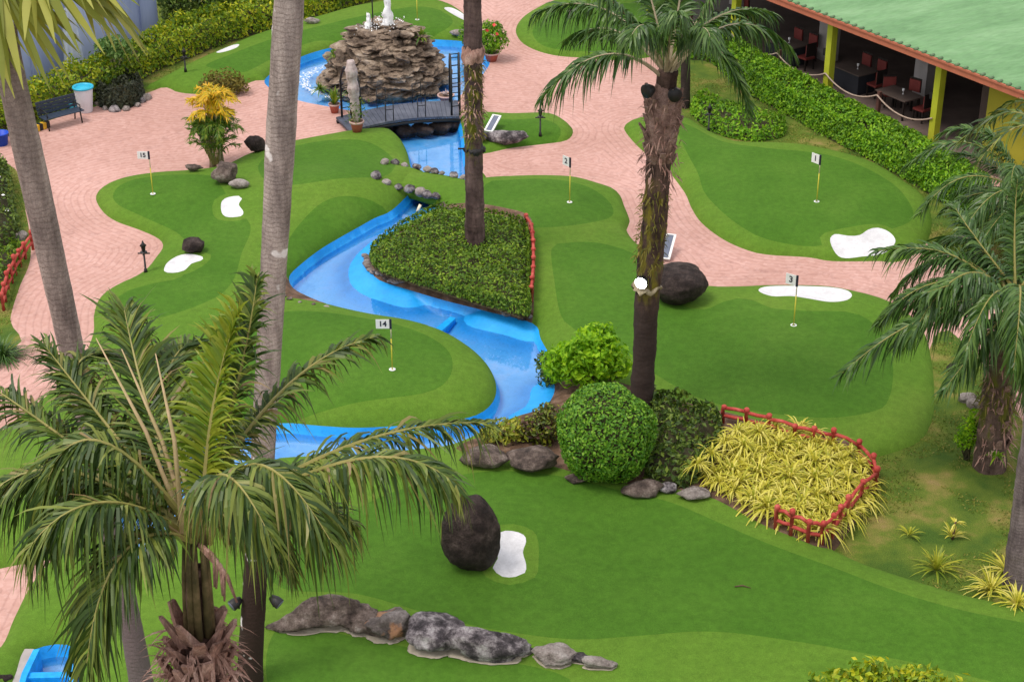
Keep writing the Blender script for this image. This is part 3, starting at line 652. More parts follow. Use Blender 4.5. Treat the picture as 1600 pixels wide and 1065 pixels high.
def boots(parent, c0, c1, r0, r1, n, g, mat, L=.34, name='leaf_bases', out=.5):
    "cut leaf bases round the top of a trunk"
    c0, c1 = np.array(c0, float), np.array(c1, float); m = MB()
    for i in range(n):
        f = i/n+g.uniform(0, .5/n); a = i*2.39996; c = c0+(c1-c0)*f; r = (r0+(r1-r0)*f)*.82; d = np.array([math.cos(a), math.sin(a), 0])
        b = c+d*r; e = b+unit(d*out*g.uniform(.5, 1.2)+[0, 0, 1])*L*g.uniform(.6, 1.25); s = np.cross(d, [0, 0, 1.]); w0, w1 = .11, .05*g.uniform(.6, 1.3)
        t0, t1 = d*.05, d*.022
        V = [b-s*w0-t0, b+s*w0-t0, b+s*w0*.8+t0, b-s*w0*.8+t0, e-s*w1-t1, e+s*w1-t1, e+s*w1+t1, e-s*w1+t1]
        m.add(V, [(0, 1, 5, 4), (1, 2, 6, 5), (2, 3, 7, 6), (3, 0, 4, 7), (4, 5, 6, 7)])
    return m.build(name, mat, parent, True)
def fibres(parent, c0, c1, r, n, g, mat, L=.35, name='fibre'):
    c0, c1 = np.array(c0, float), np.array(c1, float); f = g.random(n)[:, None]; a = g.uniform(0, 2*np.pi, n); d = np.stack([np.cos(a), np.sin(a), np.zeros(n)], 1)
    B = c0+(c1-c0)*f+d*r*(1+g.uniform(-.1, .15, (n, 1))); D = unit(d*.45+np.c_[g.normal(0, .25, (n, 2)), g.uniform(-.9, .7, n)])
    V, Fc = strips(B, D, L*g.uniform(.4, 1.2, n), .03*g.uniform(.5, 1.6, n), np.full(n, .5), unit(np.cross(d, [0, 0, 1.])+g.normal(0, .3, (n, 3))), 4)
    return tag(mk(name, V, Fc, mat, parent, False, None, True), kind='stuff')
def rosette(parent, c, L, n, g, mat, w=.035, name='blades', world=True, up=(.25, 1.3), droop=.75):
    a = g.uniform(0, 2*np.pi, n); el = g.uniform(*up, n); D = np.stack([np.cos(a)*np.cos(el), np.sin(a)*np.cos(el), np.sin(el)], 1)
    B = np.array(c, float)+np.c_[D[:, :2]*.03, np.zeros(n)]; wd = unit(np.cross(D, [0, 0, 1.]))
    V, Fc = strips(B, D, L*g.uniform(.65, 1.15, n), w*g.uniform(.7, 1.2, n), droop*g.uniform(.6, 1.3, n), wd, 4)
    return mk(name, V, Fc, mat, parent, False, None, world)
# ---------- palms
M['petiole_dark'] = mottled('petiole_bases', [(.05, .045, .018), (.12, .095, .04), (.24, .17, .09)], 5, .7)
GP = 'palms standing on the golf course'
def gz(px, py):
    z = .15
    for _ in range(4): p = G(px, py, z); z = TZ(p[0], p[1])
    return np.array([p[0], p[1], z])
# foreground feather palm, its crown just below the camera's height of view
g = np.random.default_rng(21); YC = 16.0
H0 = PD(305, 845, YC); base = np.array([H0[0]+.35, YC+.1, 0.]); base[2] = TZ(base[0], base[1])
p8 = thing('palm_tree', 'nearest feather palm with a full dark green crown and shaggy brown trunk top', 'palm tree', base, GP)
M['bark_shaggy'] = trunkmat('bark_shaggy', (.10, .055, .045), (.30, .19, .16), .16)
c1 = PD(310, 990, YC+.05)
trunk(p8, [base-[0, 0, .2], base*.5+c1*.5+[.1, 0, 0], c1, H0-[0, 0, .35]], [.24, .20, .21, .27, .09], M['bark_shaggy'], g, .15, .05)
boots(p8, PD(315, 1085, YC), PD(310, 985, YC), .29, .22, 30, g, M['fibre'], .42, out=.7)
fibres(p8, PD(315, 1085, YC), PD(308, 985, YC), .30, 260, g, M['fibre'], .4)
FR = [ # middle and tip of every frond: px, py, metres farther (+) or nearer (-); leaflet length, droop, colour
 ((366,620,.7),(402,432,1.2),.72,.5,0,.3),((330,655,.5),(372,490,.9),.85,.42,1,.5),((232,640,1.2),(194,482,2.2),1.12,.5,0,.35),((180,680,.9),(70,540,1.6),.85,.6,0,.2),
 ((530,702,.3),(760,660,.4),.72,.85,0,.25),((535,722,-.5),(702,748,-.9),.78,.95,0,.2),((430,622,.9),(588,526,1.5),.60,.7,0,.2),((150,688,-.2),(62,805,-.6),.90,1.0,0,.25),
 ((110,692,.9),(-50,580,1.6),.90,.75,0,.25),((195,862,-.9),(136,1035,-1.5),.84,.75,0,.25),((395,726,-.9),(515,842,-1.6),.85,1.0,0,.2),((345,742,-1.0),(425,845,-1.7),.74,1.0,0,.2),
 ((165,785,-.7),(50,850,-1.2),.85,.95,0,.2),((420,780,.2),(552,815,.2),.65,.95,0,.1),((262,610,1.5),(315,535,2.6),.85,.5,0,.3),((195,765,.4),(40,735,.6),.82,.95,0,.2),((330,740,1.4),(392,650,2.4),.75,.75,0,.2),((100,735,.2),(-40,800,-.2),.85,.95,0,.2),
 ((400,800,.5),(445,880,.7),.62,1.0,0,.1),((120,600,1.4),(215,560,2.2),.7,.6,0,.2)]
for k, (a, b, ll, dr, yl, lf) in enumerate(FR):
    frond(p8, H0+[g.normal(0, .08), g.normal(0, .08), 0], PD(a[0], a[1], YC+a[2]), PD(b[0], b[1], YC+b[2]), g, 124, ll*1.0, .037, dr*1.05, M['frond_dry'] if yl else M['frond'], lift=lf, r0=.04, ragged=.2)
for a, b in (((290,830,.1),(150,528,1.1)), ((285,830,-.2),(243,552,.4)), ((300,840,0),(190,545,.9))):
    m = MB(); q0, q1 = PD(a[0], a[1], YC+a[2]), PD(b[0], b[1], YC+b[2]); m.tube([H0, q0, (q0+q1)/2+[.06, 0, .04], q1], [.035, .032, .024, .006], 6); m.build('spear_leaf', M['spear'], p8, True)
m = MB()
for k in range(9):
    a = k*2.4; q = PD(310, 965, YC)+np.array([math.cos(a)*.13, math.sin(a)*.13, 0]); m.tube([q-[0, 0, .2], (q+H0)/2+[math.cos(a)*.06, math.sin(a)*.06, .05], H0+[math.cos(a)*.10, math.sin(a)*.10, .15]], [.055, .04, .028], 6)
m.build('petiole_bases', M['petiole_dark'], p8, True)
# bunch of dark fruit stalks under the crown
m = MB()
for k in range(5):
    q = PD(335+5*k, 868+8*k, YC-.35-.06*k); e = q+[g.normal(.02, .05), g.normal(-.05, .05), -.32]
    m.tube([H0, q, e], [.03, .025, .012], 5)
m.build('flower_stalk', M['fibre'], p8, True)

# two tall smooth trunks that pass in front of the greens
M['bark_grey'] = trunkmat('bark_grey', (.185, .15, .14), (.39, .325, .295), .10, low=(5.0, (.15, .12, .125)))
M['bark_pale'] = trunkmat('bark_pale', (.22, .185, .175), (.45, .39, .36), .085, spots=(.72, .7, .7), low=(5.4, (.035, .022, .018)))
def tall(px, rad, Y, mat, label, seed, fan):
    g = np.random.default_rng(seed); P = [PD(x, y, Y) for x, y in px]; b = P[0].copy(); b[2] = TZ(b[0], b[1]); P = [b-[0, 0, .2]]+P[1:]
    t = thing('palm_tree', label, 'palm tree', b, GP)
    trunk(t, P, rad, mat, g, .11, .018, n=20, fl=.25); return t, P, g
p1, P1, g1_ = tall([(228,1115),(207,990),(160,760),(112,545),(62,320),(20,130),(4,40)], [.225, .20, .19, .20, .222, .235, .21], 26.4, M['bark_grey'], 'tall grey trunked fan palm leaning left at the left edge, with broad pleated leaves', 31, True)
def fan_leaf(parent, base, hub, tipdir, g, n=18, L=1.55, spread=1.1, w=.17, droop=.25):
    base, hub = np.array(base), np.array(hub); T = unit(np.array(tipdir, float)); up = np.array([0, 0, 1.]); Sv = unit(np.cross(T, up)); N = np.cross(Sv, T)
    mb = MB(); mb.tube([base, (base+hub)/2+N*.06, hub], [.03, .024, .02], 6, m=1)
    a = np.linspace(-spread, spread, n)+g.normal(0, .03, n); D = unit(T*np.cos(a)[:, None]+Sv*np.sin(a)[:, None]+N*(.12*np.cos(a*2))[:, None])
    wd = unit(np.cross(D, N)+N*np.where(np.arange(n) % 2, .55, -.55)[:, None]); LL = L*(1-.22*(np.abs(a)/spread)**2)*(1+g.uniform(-.06, .06, n))
    V, Fc = strips(np.repeat(hub[None], n, 0), D, LL, np.full(n, w), droop*(1+g.normal(0, .15, n)), wd, 4)
    k = mb.n; mb.V.append(V); return mk('fan_leaf', np.concatenate(mb.V), mb.F+(Fc+k).tolist(), [M['fan'], M['rachis']], parent, False, [1]*len(mb.F)+[0]*len(Fc), True)
C1 = P1[-1]
for hx, hy, hd, tx, ty, td in ((-8,-40,-.6,62,110,-1.2),(48,-60,-.2,140,20,-.5),(-45,-20,-.6,-70,140,-1.2),(110,-62,.5,200,40,.6),(20,-60,1.0,120,-60,2.2),(-60,-60,.3,-190,-20,.5),(90,-70,.1,250,-30,.2),(0,-110,.2,20,-240,.3),(-40,-90,.8,-140,-170,1.5)):
    hub = PD(hx, hy, 26.4+hd); fan_leaf(p1, C1, hub, PD(tx, ty, 26.4+td)-hub, g1_)
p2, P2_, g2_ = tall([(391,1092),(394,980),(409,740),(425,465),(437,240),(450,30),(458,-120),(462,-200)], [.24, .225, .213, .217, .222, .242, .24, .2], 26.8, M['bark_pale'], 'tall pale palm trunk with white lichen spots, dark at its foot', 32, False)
for k in range(12):
    a = k*.5236+.2; d = np.array([math.cos(a), math.sin(a), 0]); c = P2_[-1]; frond(p2, c, c+d*1.5+[0, 0, 1.5], c+d*2.7+[0, 0, .9], g2_, 30, .55, .05, .5)
# flood lamps strapped to the dark foot of that trunk and to the lit palm
def flood(c, d, label, r=.11, lit=False, dark=False):
    c = np.array(c); d = unit(np.array(d, float)); t = thing('flood_lamp', label, 'flood lamp', c, 'flood lamps strapped to palm trunks')
    m = MB(); m.tube([c-d*.16, c-d*.04, c+d*.06, c+d*.07], [r*.5, r*.95, r, r*.96], 14); m.bar(c-d*.1+[0, 0, .0], c-d*.1+[0, 0, -.18], .03, .03); m.build('housing', M['black'], t, True)
    m = MB(); m.tube([c+d*.066, c+d*.078], [r*.9, r*.86], 14); m.build('lens', M['lamp_lit'] if lit else M['panel'] if r < .15 else M['black'], t, True); return t
flood(PD(433, 940, 26.6), (.8, -.4, -.5), 'silver fronted flood lamp on the right of the dark trunk foot beside the rock row')
flood(PD(366, 943, 26.6), (-.7, -.6, -.3), 'black flood lamp on the left of the dark trunk foot near the shaggy palm')

# palm in the planted island, trunk only in view
def mossy(px, rad, label, mat, seed, Yb=None):
    g = np.random.default_rng(seed); b = gz(*px[0]) if Yb is None else PD(*px[0], Yb); P = [b-[0, 0, .25]]+[PD(x, y, b[1]) for x, y in px[1:]]
    t = thing('palm_tree', label, 'palm tree', b, GP); trunk(t, P, rad, mat, g, .16, .05, n=18, fl=.12); return t, P, g
M['bark_moss3'] = trunkmat('bark_moss_island', (.045, .028, .028), (.17, .115, .105), .17, moss=(3.2, 6.1, (.10, .105, .012)))
p3, P3, g3 = mossy([(743,396),(741,300),(740,180),(739,60),(738,-60),(737,-130)], [.29, .26, .255, .25, .24, .2], 'dark trunked palm with mossy middle rising out of the heart shaped planted island', M['bark_moss3'], 33)
for k in range(11):
    a = k*.571+.4; d = np.array([math.cos(a), math.sin(a), 0]); c = P3[-1]; frond(p3, c, c+d*1.3+[0, 0, 1.4], c+d*2.5+[0, 0, 1.0], g3, 26, .5, .05, .5)
def ragged_ring(t, c, r, g, mat=None, name='burlap_band', h=.22):
    m = MB(); a = np.linspace(0, 2*np.pi, 25)[:-1]; c = np.array(c); V = []
    for z, k in ((-h, 1.0), (0, 1.22), (h*.35, 1.12), (h, .98)): V.append(np.stack([c[0]+np.cos(a)*r*k*(1+g.normal(0, .05, 24)), c[1]+np.sin(a)*r*k*(1+g.normal(0, .05, 24)), c[2]+z+g.normal(0, .05, 24)], 1))
    m.add(np.concatenate(V), [(i*24+j, i*24+(j+1) % 24, (i+1)*24+(j+1) % 24, (i+1)*24+j) for i in range(3) for j in range(24)], 0, True); return m.build(name, mat or M['fibre'], t, True)
ragged_ring(p3, PD(739, 84, P3[0][1]), .27, g3); ragged_ring(p3, PD(741, 232, P3[0][1]), .25, g3, M['lamp_black'], 'lamp_bracket', .10)
fibres(p3, PD(740, 215, P3[0][1]), PD(739, 95, P3[0][1]), .25, 260, g3, M['leaf_moss'] if 'leaf_moss' in M else M['fibre'], .16, 'moss')
m = MB(); q = PD(741, 232, P3[0][1]); m.bar(q, q+[-.45, -.1, .03], .04, .04); m.bar(q, q+[.32, -.1, -.05], .04, .04); m.build('bracket_arm', M['lamp_black'], p3, True)

# palm with the lit lamp
M['bark_lamp'] = trunkmat('bark_mossy_lamp', (.04, .025, .02), (.15, .095, .078), .15, moss=(3.55, 6.3, (.16, .135, .02)), low=(3.3, (.045, .031, .027)))
M['bark_boot'] = mottled('bark_boot', [(.10, .055, .045), (.24, .15, .125), (.40, .28, .24)], 4, .95, .9, .06, 14, .3, 40)
p4, P4, g4 = mossy([(1003,640),(1006,560),(1013,440),(1024,330),(1032,220),(1040,140),(1044,110)], [.30, .265, .29, .30, .29, .27, .22], 'palm with mossy trunk, lit lamp and green crown beside the round boulder', M['bark_lamp'], 34)
Y4 = P4[0][1]; H4 = PD(1042, 120, Y4)
boots(p4, PD(1030, 255, Y4), PD(1038, 150, Y4), .30, .40, 46, g4, M['bark_boot'], .34, out=.55)
m = MB(); m.tube([PD(1029, 262, Y4), PD(1033, 215, Y4), PD(1038, 165, Y4), PD(1041, 130, Y4)], [.27, .36, .40, .22], 16); m.build('trunk_top', M['bark_boot'], p4, True)
fibres(p4, PD(1029, 280, Y4), PD(1038, 150, Y4), .37, 300, g4, M['fibre'], .22)
M['moss'] = leafmat('moss_tufts', [(.06, .07, .01), (.15, .14, .02), (.24, .20, .04)], .8, .2)
fibres(p4, PD(1012, 425, Y4), PD(1025, 290, Y4), .29, 420, g4, M['moss'], .16, 'moss')
fibres(p3, PD(740, 215, P3[0][1]), PD(739, 95, P3[0][1]), .25, 300, g3, M['moss'], .18, 'moss')
for a, b, ll, dr, far in (((945,86,-.5),(848,152,-.9),.62,.85,0),((950,18,.3),(838,20,.5),.62,.95,0),((1112,72,-.3),(1168,170,-.6),.55,.6,0),((1020,10,.6),(985,-95,1.2),.6,.6,0),((1062,0,.4),(1075,-110,.8),.6,.5,0),((1098,20,-.2),(1155,-70,-.4),.6,.7,0),
   ((1115,30,.7),(1205,20,1.5),.6,.9,0),((985,30,-.8),(925,-20,-1.4),.6,.9,0),((1050,40,-1.2),(1060,20,-2.0),.55,.9,0),((965,50,1.0),(890,60,1.9),.55,.9,0),((1015,45,-1.0),(985,60,-1.8),.55,.9,0),((1085,50,-1.0),(1110,60,-1.9),.55,.9,0),((1140,40,.2),(1235,75,.3),.5,.9,0)):
    frond(p4, H4+[g4.normal(0, .1), g4.normal(0, .1), 0], PD(a[0], a[1], Y4+a[2]), PD(b[0], b[1], Y4+b[2]), g4, 92, ll*1.38, .052, dr, M['frond_far'], M['petiole'], r0=.05, start=.24)
flood(PD(1003, 440, Y4-.3), (-.45, -1, -.15), 'lit white lamp glowing on the mossy palm trunk beside the round boulder', .16, True)
ragged_ring(p4, PD(1011, 447, Y4), .30, g4, M['petiole'], 'lamp_strap', .06)
flood(PD(1012, 142, Y4-.35), (-.75, -.6, -.1), 'black round flood lamp below the green crown, left of the palm trunk', .16); flood(PD(1054, 148, Y4-.4), (.3, -.9, -.1), 'black round flood lamp below the green crown, right of the palm trunk', .16)

# shaggy palm on the right lawn
M['bark_right'] = trunkmat('bark_right', (.05, .032, .026), (.17, .115, .095), .16, moss=(1.0, 2.6, (.10, .11, .015)))
p5, P5, g5 = mossy([(1548,728),(1552,660),(1560,600),(1570,540),(1576,495)], [.40, .33, .36, .34, .25], 'stout shaggy palm with ferns on its trunk on the right lawn', M['bark_right'], 35)
Y5 = P5[0][1]; H5 = PD(1582, 480, Y5)
boots(p5, PD(1550, 700, Y5), PD(1576, 510, Y5), .36, .34, 44, g5, M['bark_boot'], .30, out=.45); fibres(p5, PD(1550, 715, Y5), PD(1574, 520, Y5), .37, 380, g5, M['fibre'], .25)
fibres(p5, PD(1553, 650, Y5), PD(1562, 590, Y5), .39, 160, g5, M['moss'], .2, 'moss')
for a, b, ll, dr in (((1450,495,-.4),(1316,583,-.8),.62,.8),((1490,400,.5),(1372,392,.9),.65,.75),((1475,440,.1),(1375,500,.1),.6,.8),((1530,380,.8),(1490,320,1.6),.6,.6),((1585,370,.6),(1590,280,1.0),.6,.6),((1640,390,.3),(1720,330,.6),.6,.7),((1690,470,-.3),(1800,540,-.7),.6,.8),
  ((1640,520,-1.2),(1700,620,-2.2),.6,.8),((1545,520,-1.2),(1478,605,-2.0),.6,.85),((1600,530,-1.3),(1612,625,-2.2),.6,.85),((1660,430,.8),(1760,430,1.6),.6,.8),((1540,440,-.7),(1440,460,-1.4),.6,.85),((1510,455,1.0),(1420,480,1.9),.55,.8),((1555,425,1.2),(1530,400,2.2),.6,.7)):
    frond(p5, H5+[g5.normal(0, .1), g5.normal(0, .1), 0], PD(a[0], a[1], Y5+a[2]), PD(b[0], b[1], Y5+b[2]), g5, 92, ll*1.32, .052, dr, M['frond_far'], M['rachis'], r0=.045, start=.16)
for k in range(16):
    a = k*.393+.15; L_ = g5.uniform(2.6, 3.6); d = np.array([math.cos(a), math.sin(a), 0]); up_ = g5.uniform(.2, 1.3)
    frond(p5, H5, H5+d*L_*.5+[0, 0, up_], H5+d*L_*.95+[0, 0, up_-g5.uniform(.6, 1.2)], g5, 84, .80, .052, .85, M['frond_far'], M['rachis'], r0=.045, start=.16)
# low palm behind it at the right edge by the mustard wall
g6 = np.random.default_rng(36); b6 = gz(1600, 400); Y6 = b6[1]; H6 = PD(1612, 318, Y6)
p6 = thing('palm_tree', 'low feathery palm at the right edge in front of the mustard wall', 'palm tree', b6, GP)
trunk(p6, [b6-[0, 0, .2], (b6+H6)/2, H6], [.3, .27, .2], M['bark_right'], g6, .16, .05)
for a, b, ll, dr in (((1520,225,.3),(1415,262,.5),.6,.6),((1545,215,.8),(1470,210,1.4),.6,.6),((1520,275,-.4),(1440,330,-.8),.6,.7),((1570,240,.3),(1540,205,.6),.6,.5),((1620,250,.5),(1640,220,.9),.6,.6),((1680,240,0),(1750,280,0),.6,.7),((1560,300,-.8),(1500,370,-1.5),.6,.7),((1590,260,-1.),(1580,290,-2.0),.6,.7),((1555,260,.9),(1490,240,1.8),.55,.6)):
    frond(p6, H6, PD(a[0], a[1], Y6+a[2]), PD(b[0], b[1], Y6+b[2]), g6, 80, ll*1.25, .05, dr, M['frond_far'], M['rachis'], r0=.035)
for k in range(12):
    a = k*.524+.25; L_ = g6.uniform(2.0, 2.8); d = np.array([math.cos(a), math.sin(a), 0]); up_ = g6.uniform(-.2, .35)
    frond(p6, H6, H6+d*L_*.5+[0, 0, up_], H6+d*L_*.95+[0, 0, up_-g6.uniform(.4, .9)], g6, 70, .72, .05, .75, M['frond_far'], M['rachis'], r0=.035)
# leaning trunk at the bottom right
M['bark_far_right'] = trunkmat('bark_lean', (.09, .07, .075), (.24, .195, .195), .08)
p7, P7, g7 = mossy([(1588,912),(1597,820),(1612,700),(1640,480),(1670,250)], [.27, .24, .22, .21, .2], 'leaning grey brown palm trunk at the bottom right among yellow plants', M['bark_far_right'], 37)
for k in range(10):
    a = k*.628+.3; d = np.array([math.cos(a), math.sin(a), 0]); c = P7[-1]; frond(p7, c, c+d*1.0+[0, 0, .8], c+d*1.9+[0, 0, .2], g7, 30, .55, .05, .6)
# thin dark trunk before the blue wall, dark trunk by the terrace
gx = np.random.default_rng(38); b9 = gz(172, 70); t9 = thing('palm_tree', 'thin dark palm trunk in front of the grey blue wall', 'palm tree', b9, GP); M['bark_thin'] = trunkmat('bark_thin', (.02, .014, .014), (.06, .045, .04), .12)
trunk(t9, [b9, PD(168, 0, b9[1]), PD(166, -60, b9[1])], [.15, .14, .13], M['bark_thin'], gx)
for k in range(9):
    a = k*.7; d = np.array([math.cos(a), math.sin(a), 0]); c = PD(166, -60, b9[1]); frond(t9, c, c+d*1.2+[0, 0, .9], c+d*2.2+[0, 0, .2], gx, 26, .5, .05, .6, M['frond_far'])
b10 = gz(1071, 168); t10 = thing('palm_tree', 'dark trunk half hidden behind the lit palm crown near the terrace hedge', 'palm tree', b10, GP)
trunk(t10, [b10, PD(1071, 60, b10[1]), PD(1070, -60, b10[1])], [.17, .16, .15], M['bark_thin'], gx)
for k in range(9):
    a = k*.7+.2; d = np.array([math.cos(a), math.sin(a), 0]); c = PD(1070, -60, b10[1]); frond(t10, c, c+d*1.2+[0, 0, .9], c+d*2.3+[0, 0, .0], gx, 26, .55, .05, .7, M['frond_far'])
# clump of orange leaved areca palms
ga = np.random.default_rng(39); ba = gz(336, 262); ar = thing('areca_palm', 'clump of orange yellow areca palm stems on the plaza next to a dark boulder', 'palm tree', ba, None)
m = MB(); tops = []
for k in range(8):
    s0 = ba+[ga.normal(0, .14), ga.normal(0, .1), -.1]; s1 = s0+[ga.normal(0, .22), ga.normal(0, .22), ga.uniform(1.0, 2.35)]; m.tube([s0, (s0+s1)/2+ga.normal(0, .03, 3), s1], [.045, .04, .03], 7); tops.append(s1)
m.build('stems', M['petiole'], ar, True)
for i, s1 in enumerate(tops):
    for k in range(8):
        a = k*.85+i+ga.uniform(0, .6); d = np.array([math.cos(a), math.sin(a), 0]); L = ga.uniform(.6, 1.0); frond(ar, s1, s1+d*L*.32+[0, 0, .40], s1+d*L*.82+[0, 0, ga.uniform(.1, .55)], ga, 22, .34, .040, .5, M['areca'] if s1[2]-ba[2] > 1.3 else M['areca_green'], M['rachis'], .014, .2)
for k in range(26):
    a = k*.75; d = np.array([math.cos(a), math.sin(a), 0]); s1 = ba+d*.12+[0, 0, .15]; frond(ar, s1, s1+d*.28+[0, 0, .55+.03*k], s1+d*(.72-.012*k)+[0, 0, .62+.05*k], ga, 18, .34, .042, .4, M['areca_green'], M['rachis'], .012, .2)
# ---------- hedges and shrubs
hedge('planted_island', [(668,344),(684,336),(704,340),(740,343),(790,353),(822,366),(829,400),(829,450),(826,498),(790,490),(740,476),(690,460),(645,446),(596,429),(580,414),(580,402),(600,384),(630,364)], .5, .105, 480, M['leaf_bed'], 'dense dark green hedge filling the heart shaped island in the stream bend', 'hedge', 51, lumpy=.12)
hedge('clipped_hedge', [(1075,92),(1110,98),(1160,142),(1238,186),(1301,221),(1365,254),(1430,291),(1500,332),(1545,322),(1470,272),(1400,232),(1330,197),(1270,163),(1200,125),(1150,92),(1105,66)], 1.15, .13, 560, M['leaf_hedge'], 'long bright green hedge along the terrace of the green roofed pavilion', 'hedge', 52, lumpy=.10, edge=.16)
hedge('low_shrub', [(1078,176),(1100,198),(1140,216),(1190,222),(1226,212),(1222,196),(1180,186),(1130,172),(1095,160)], .62, .14, 190, M['leaf_hedge'], 'loose low shrub on bare stems between the terrace hedge and the hole 1 green', 'shrub', 53, lumpy=.25, edge=.3)
hedge('boundary_hedge', [(-40,228),(25,206),(55,188),(110,172),(155,160),(205,136),(250,110),(300,90),(345,72),(405,52),(440,42),(430,24),(390,32),(330,52),(280,70),(230,92),(180,118),(130,140),(80,158),(20,180),(-40,205)], 1.35, .16, 220, M['leaf_left'], 'tall yellow green hedge in front of the grey blue wall at upper left', 'hedge', 54, lumpy=.22, edge=.22)
hedge('boundary_hedge', [(478,30),(520,20),(560,8),(610,-4),(680,-10),(730,-8),(730,-26),(660,-32),(590,-20),(530,-4),(478,14)], 1.1, .16, 200, M['leaf_left'], 'green hedge behind the fountain at the top edge', 'hedge', 55, lumpy=.22)
gA, gB = gz(948, 769), ppm(757); rB = 74/67.5
cB = np.array([gA[0], gA[1]+rB*.80, TZ(gA[0], gA[1]+.9)+rB*.96])
gt = np.random.default_rng(56); t = thing('topiary_ball', 'large round clipped bush, a bright green ball beside the stream', 'topiary', (cB[0], cB[1], cB[2]-rB*.96))
P, N = blob_points(cB, (rB*1.01, rB*1.0, rB*1.04), 9500, gt, .09, .06, 4); V, Fc = leaves(P, N, .095, gt, .55, .55); mk('foliage', V, Fc, M['leaf_ball'], t, False, None, True)
m = MB(); m.lathe(cB, [(.05, -rB*.88), (rB*.5, -rB*.74), (rB*.85, -rB*.25), (rB*.86, rB*.25), (rB*.5, rB*.74), (.05, rB*.88)], 20); m.build('branches', M['twig'], t, True)
m = MB(); m.tube([cB-[0, 0, rB*1.1], cB-[0, 0, rB*.6]], .07, 8); m.build('trunk', M['twig'], t, True)
def GB(px, py, h=0): p = gz(px, py); p[2] += h; return p
b = GB(925, 606); bush('fern_bush', [(b+[0, 0, .85], (.72, .55, .68)), (b+[-.5, .2, .65], (.58, .5, .55)), (b+[.5, .1, .65], (.48, .45, .5)), (b+[-.85, .45, .45], (.4, .4, .42)), (b+[.1, .5, 1.15], (.5, .45, .4))], .17, 190, M['leaf_lime'], 'feathery lime green bush at the stream edge behind the round topiary', 'bush', 57, base=b)
b = GB(858, 600); bush('shrub', [(b+[0, 0, .3], (.3, .35, .32)), (b+[-.1, .7, .25], (.25, .3, .3))], .12, 240, M['leaf_dark'], 'thin dark shrub hanging over the stream edge beside the lime bush', 'bush', 58, base=b)
hedge('dark_shrub', [(1008,752),(1020,690),(1012,630),(1040,632),(1090,648),(1125,668),(1120,720),(1085,762),(1045,768)], .58, .15, 220, M['leaf_dark'], 'dark green shrub bed between the round topiary and the yellow plants', 'shrub', 59, lumpy=.6, edge=.3)
b = GB(850, 690); bush('croton_bush', [(b+[0, 0, .42], (.42, .4, .45)), (b+[.1, .55, .35], (.35, .3, .35)), (b+[-.35, .1, .28], (.3, .3, .28))], .13, 280, M['leaf_croton'], 'dark reddish croton bush between the stream and the round topiary', 'bush', 60, base=b)
b = GB(795, 688); bush('croton_bush', [(b+[0, 0, .28], (.45, .3, .28)), (b+[-.45, .0, .18], (.25, .25, .2))], .14, 240, M['leaf_yellow'], 'yellow green croton bush above the brown bank rocks', 'bush', 61, base=b)
b = GB(1390, 1110); bush('bottom_bush', [(b+[0, 0, .35], (.8, .5, .62)), (b+[-1.0, .0, .3], (.6, .5, .58)), (b+[.95, 0, .2], (.8, .5, .48)), (b+[1.6, 0, .1], (.6, .4, .42)), (b+[-.4, .1, .55], (.45, .35, .6)), (b+[.5, 0, .5], (.4, .35, .5))], .17, 170, M['leaf_left'], 'flowering bush cut by the bottom edge of the photo', 'bush', 62, base=b)
gf = np.random.default_rng(5); P, N = blob_points(b+[.6, 0, .35], (1.5, .55, .62), 14, gf, .05, .1, 1, .2); V, Fc = leaves(P, N, .13, gf, .4, .8); mk('flowers', V, Fc, M['flower_pale'], bpy.data.objects['bottom_bush'], False, None, True)
# ring bed by the bin
hedge('ring_shrub', [(150,160),(162,170),(185,173),(212,166),(226,152),(222,142),(195,136),(165,143)], .95, .16, 190, M['leaf_shadowy'], 'dark shadowy shrub dome inside a ring of pale stones beside the bin', 'shrub', 63, lumpy=.12, edge=.55)
b = GB(184, 140); t = thing('small_tree', 'small pale leaved tree standing in the dark ring shrub', 'tree', b); m = MB(); gs = np.random.default_rng(8)
for dx, dy in ((0, 0), (.25, .1), (-.2, .1)): m.tube([b, b+[dx*.5, dy, .8], b+[dx, dy, 1.5]], [.07, .05, .03], 7)
m.build('trunk', M['petiole'], t, True); parts = []
for c, r in (((0, 0, 1.75), .4), ((.35, .1, 1.6), .32), ((-.35, .1, 1.62), .32), ((.1, -.2, 1.45), .25)): P, N = blob_points(b+np.array(c), (r, r, r*.6), 170, gs, .5, .2, 3); parts.append(leaves(P, N, .20, gs, .7, .42))
M['leaf_pale'] = leafmat('leaf_pale', [(.06, .15, .03), (.13, .25, .05), (.22, .34, .10)], .5, .3); V, Fc = merge(parts); mk('crown', V, Fc, M['leaf_pale'], t, False, None, True)
b = GB(350, 146); M['leaf_olive'] = leafmat('leaf_olive', [(.09, .08, .015), (.17, .14, .02), (.22, .19, .03)], .6, .3)
bush('olive_bush', [(b+[0, 0, .45], (.7, .5, .42)), (b+[.45, 0, .3], (.5, .4, .3)), (b+[-.5, 0, .3], (.4, .4, .3))], .13, 200, M['leaf_olive'], 'olive brown bush behind the orange areca palm', 'bush', 64, base=b)
q = G(270, 66); bush('dark_tree', [(q+[0, 1.6, 1.5], (1.0, .8, 1.5)), (q+[1.3, 1.9, 1.2], (.9, .8, 1.2)), (q+[-.2, 2.2, 2.6], (1.0, .8, .8))], .22, 90, M['leaf_dark'], 'dark tree behind the hedge at the end of the grey blue wall', 'tree', 91, base=q+[.2, 1.7, 0])
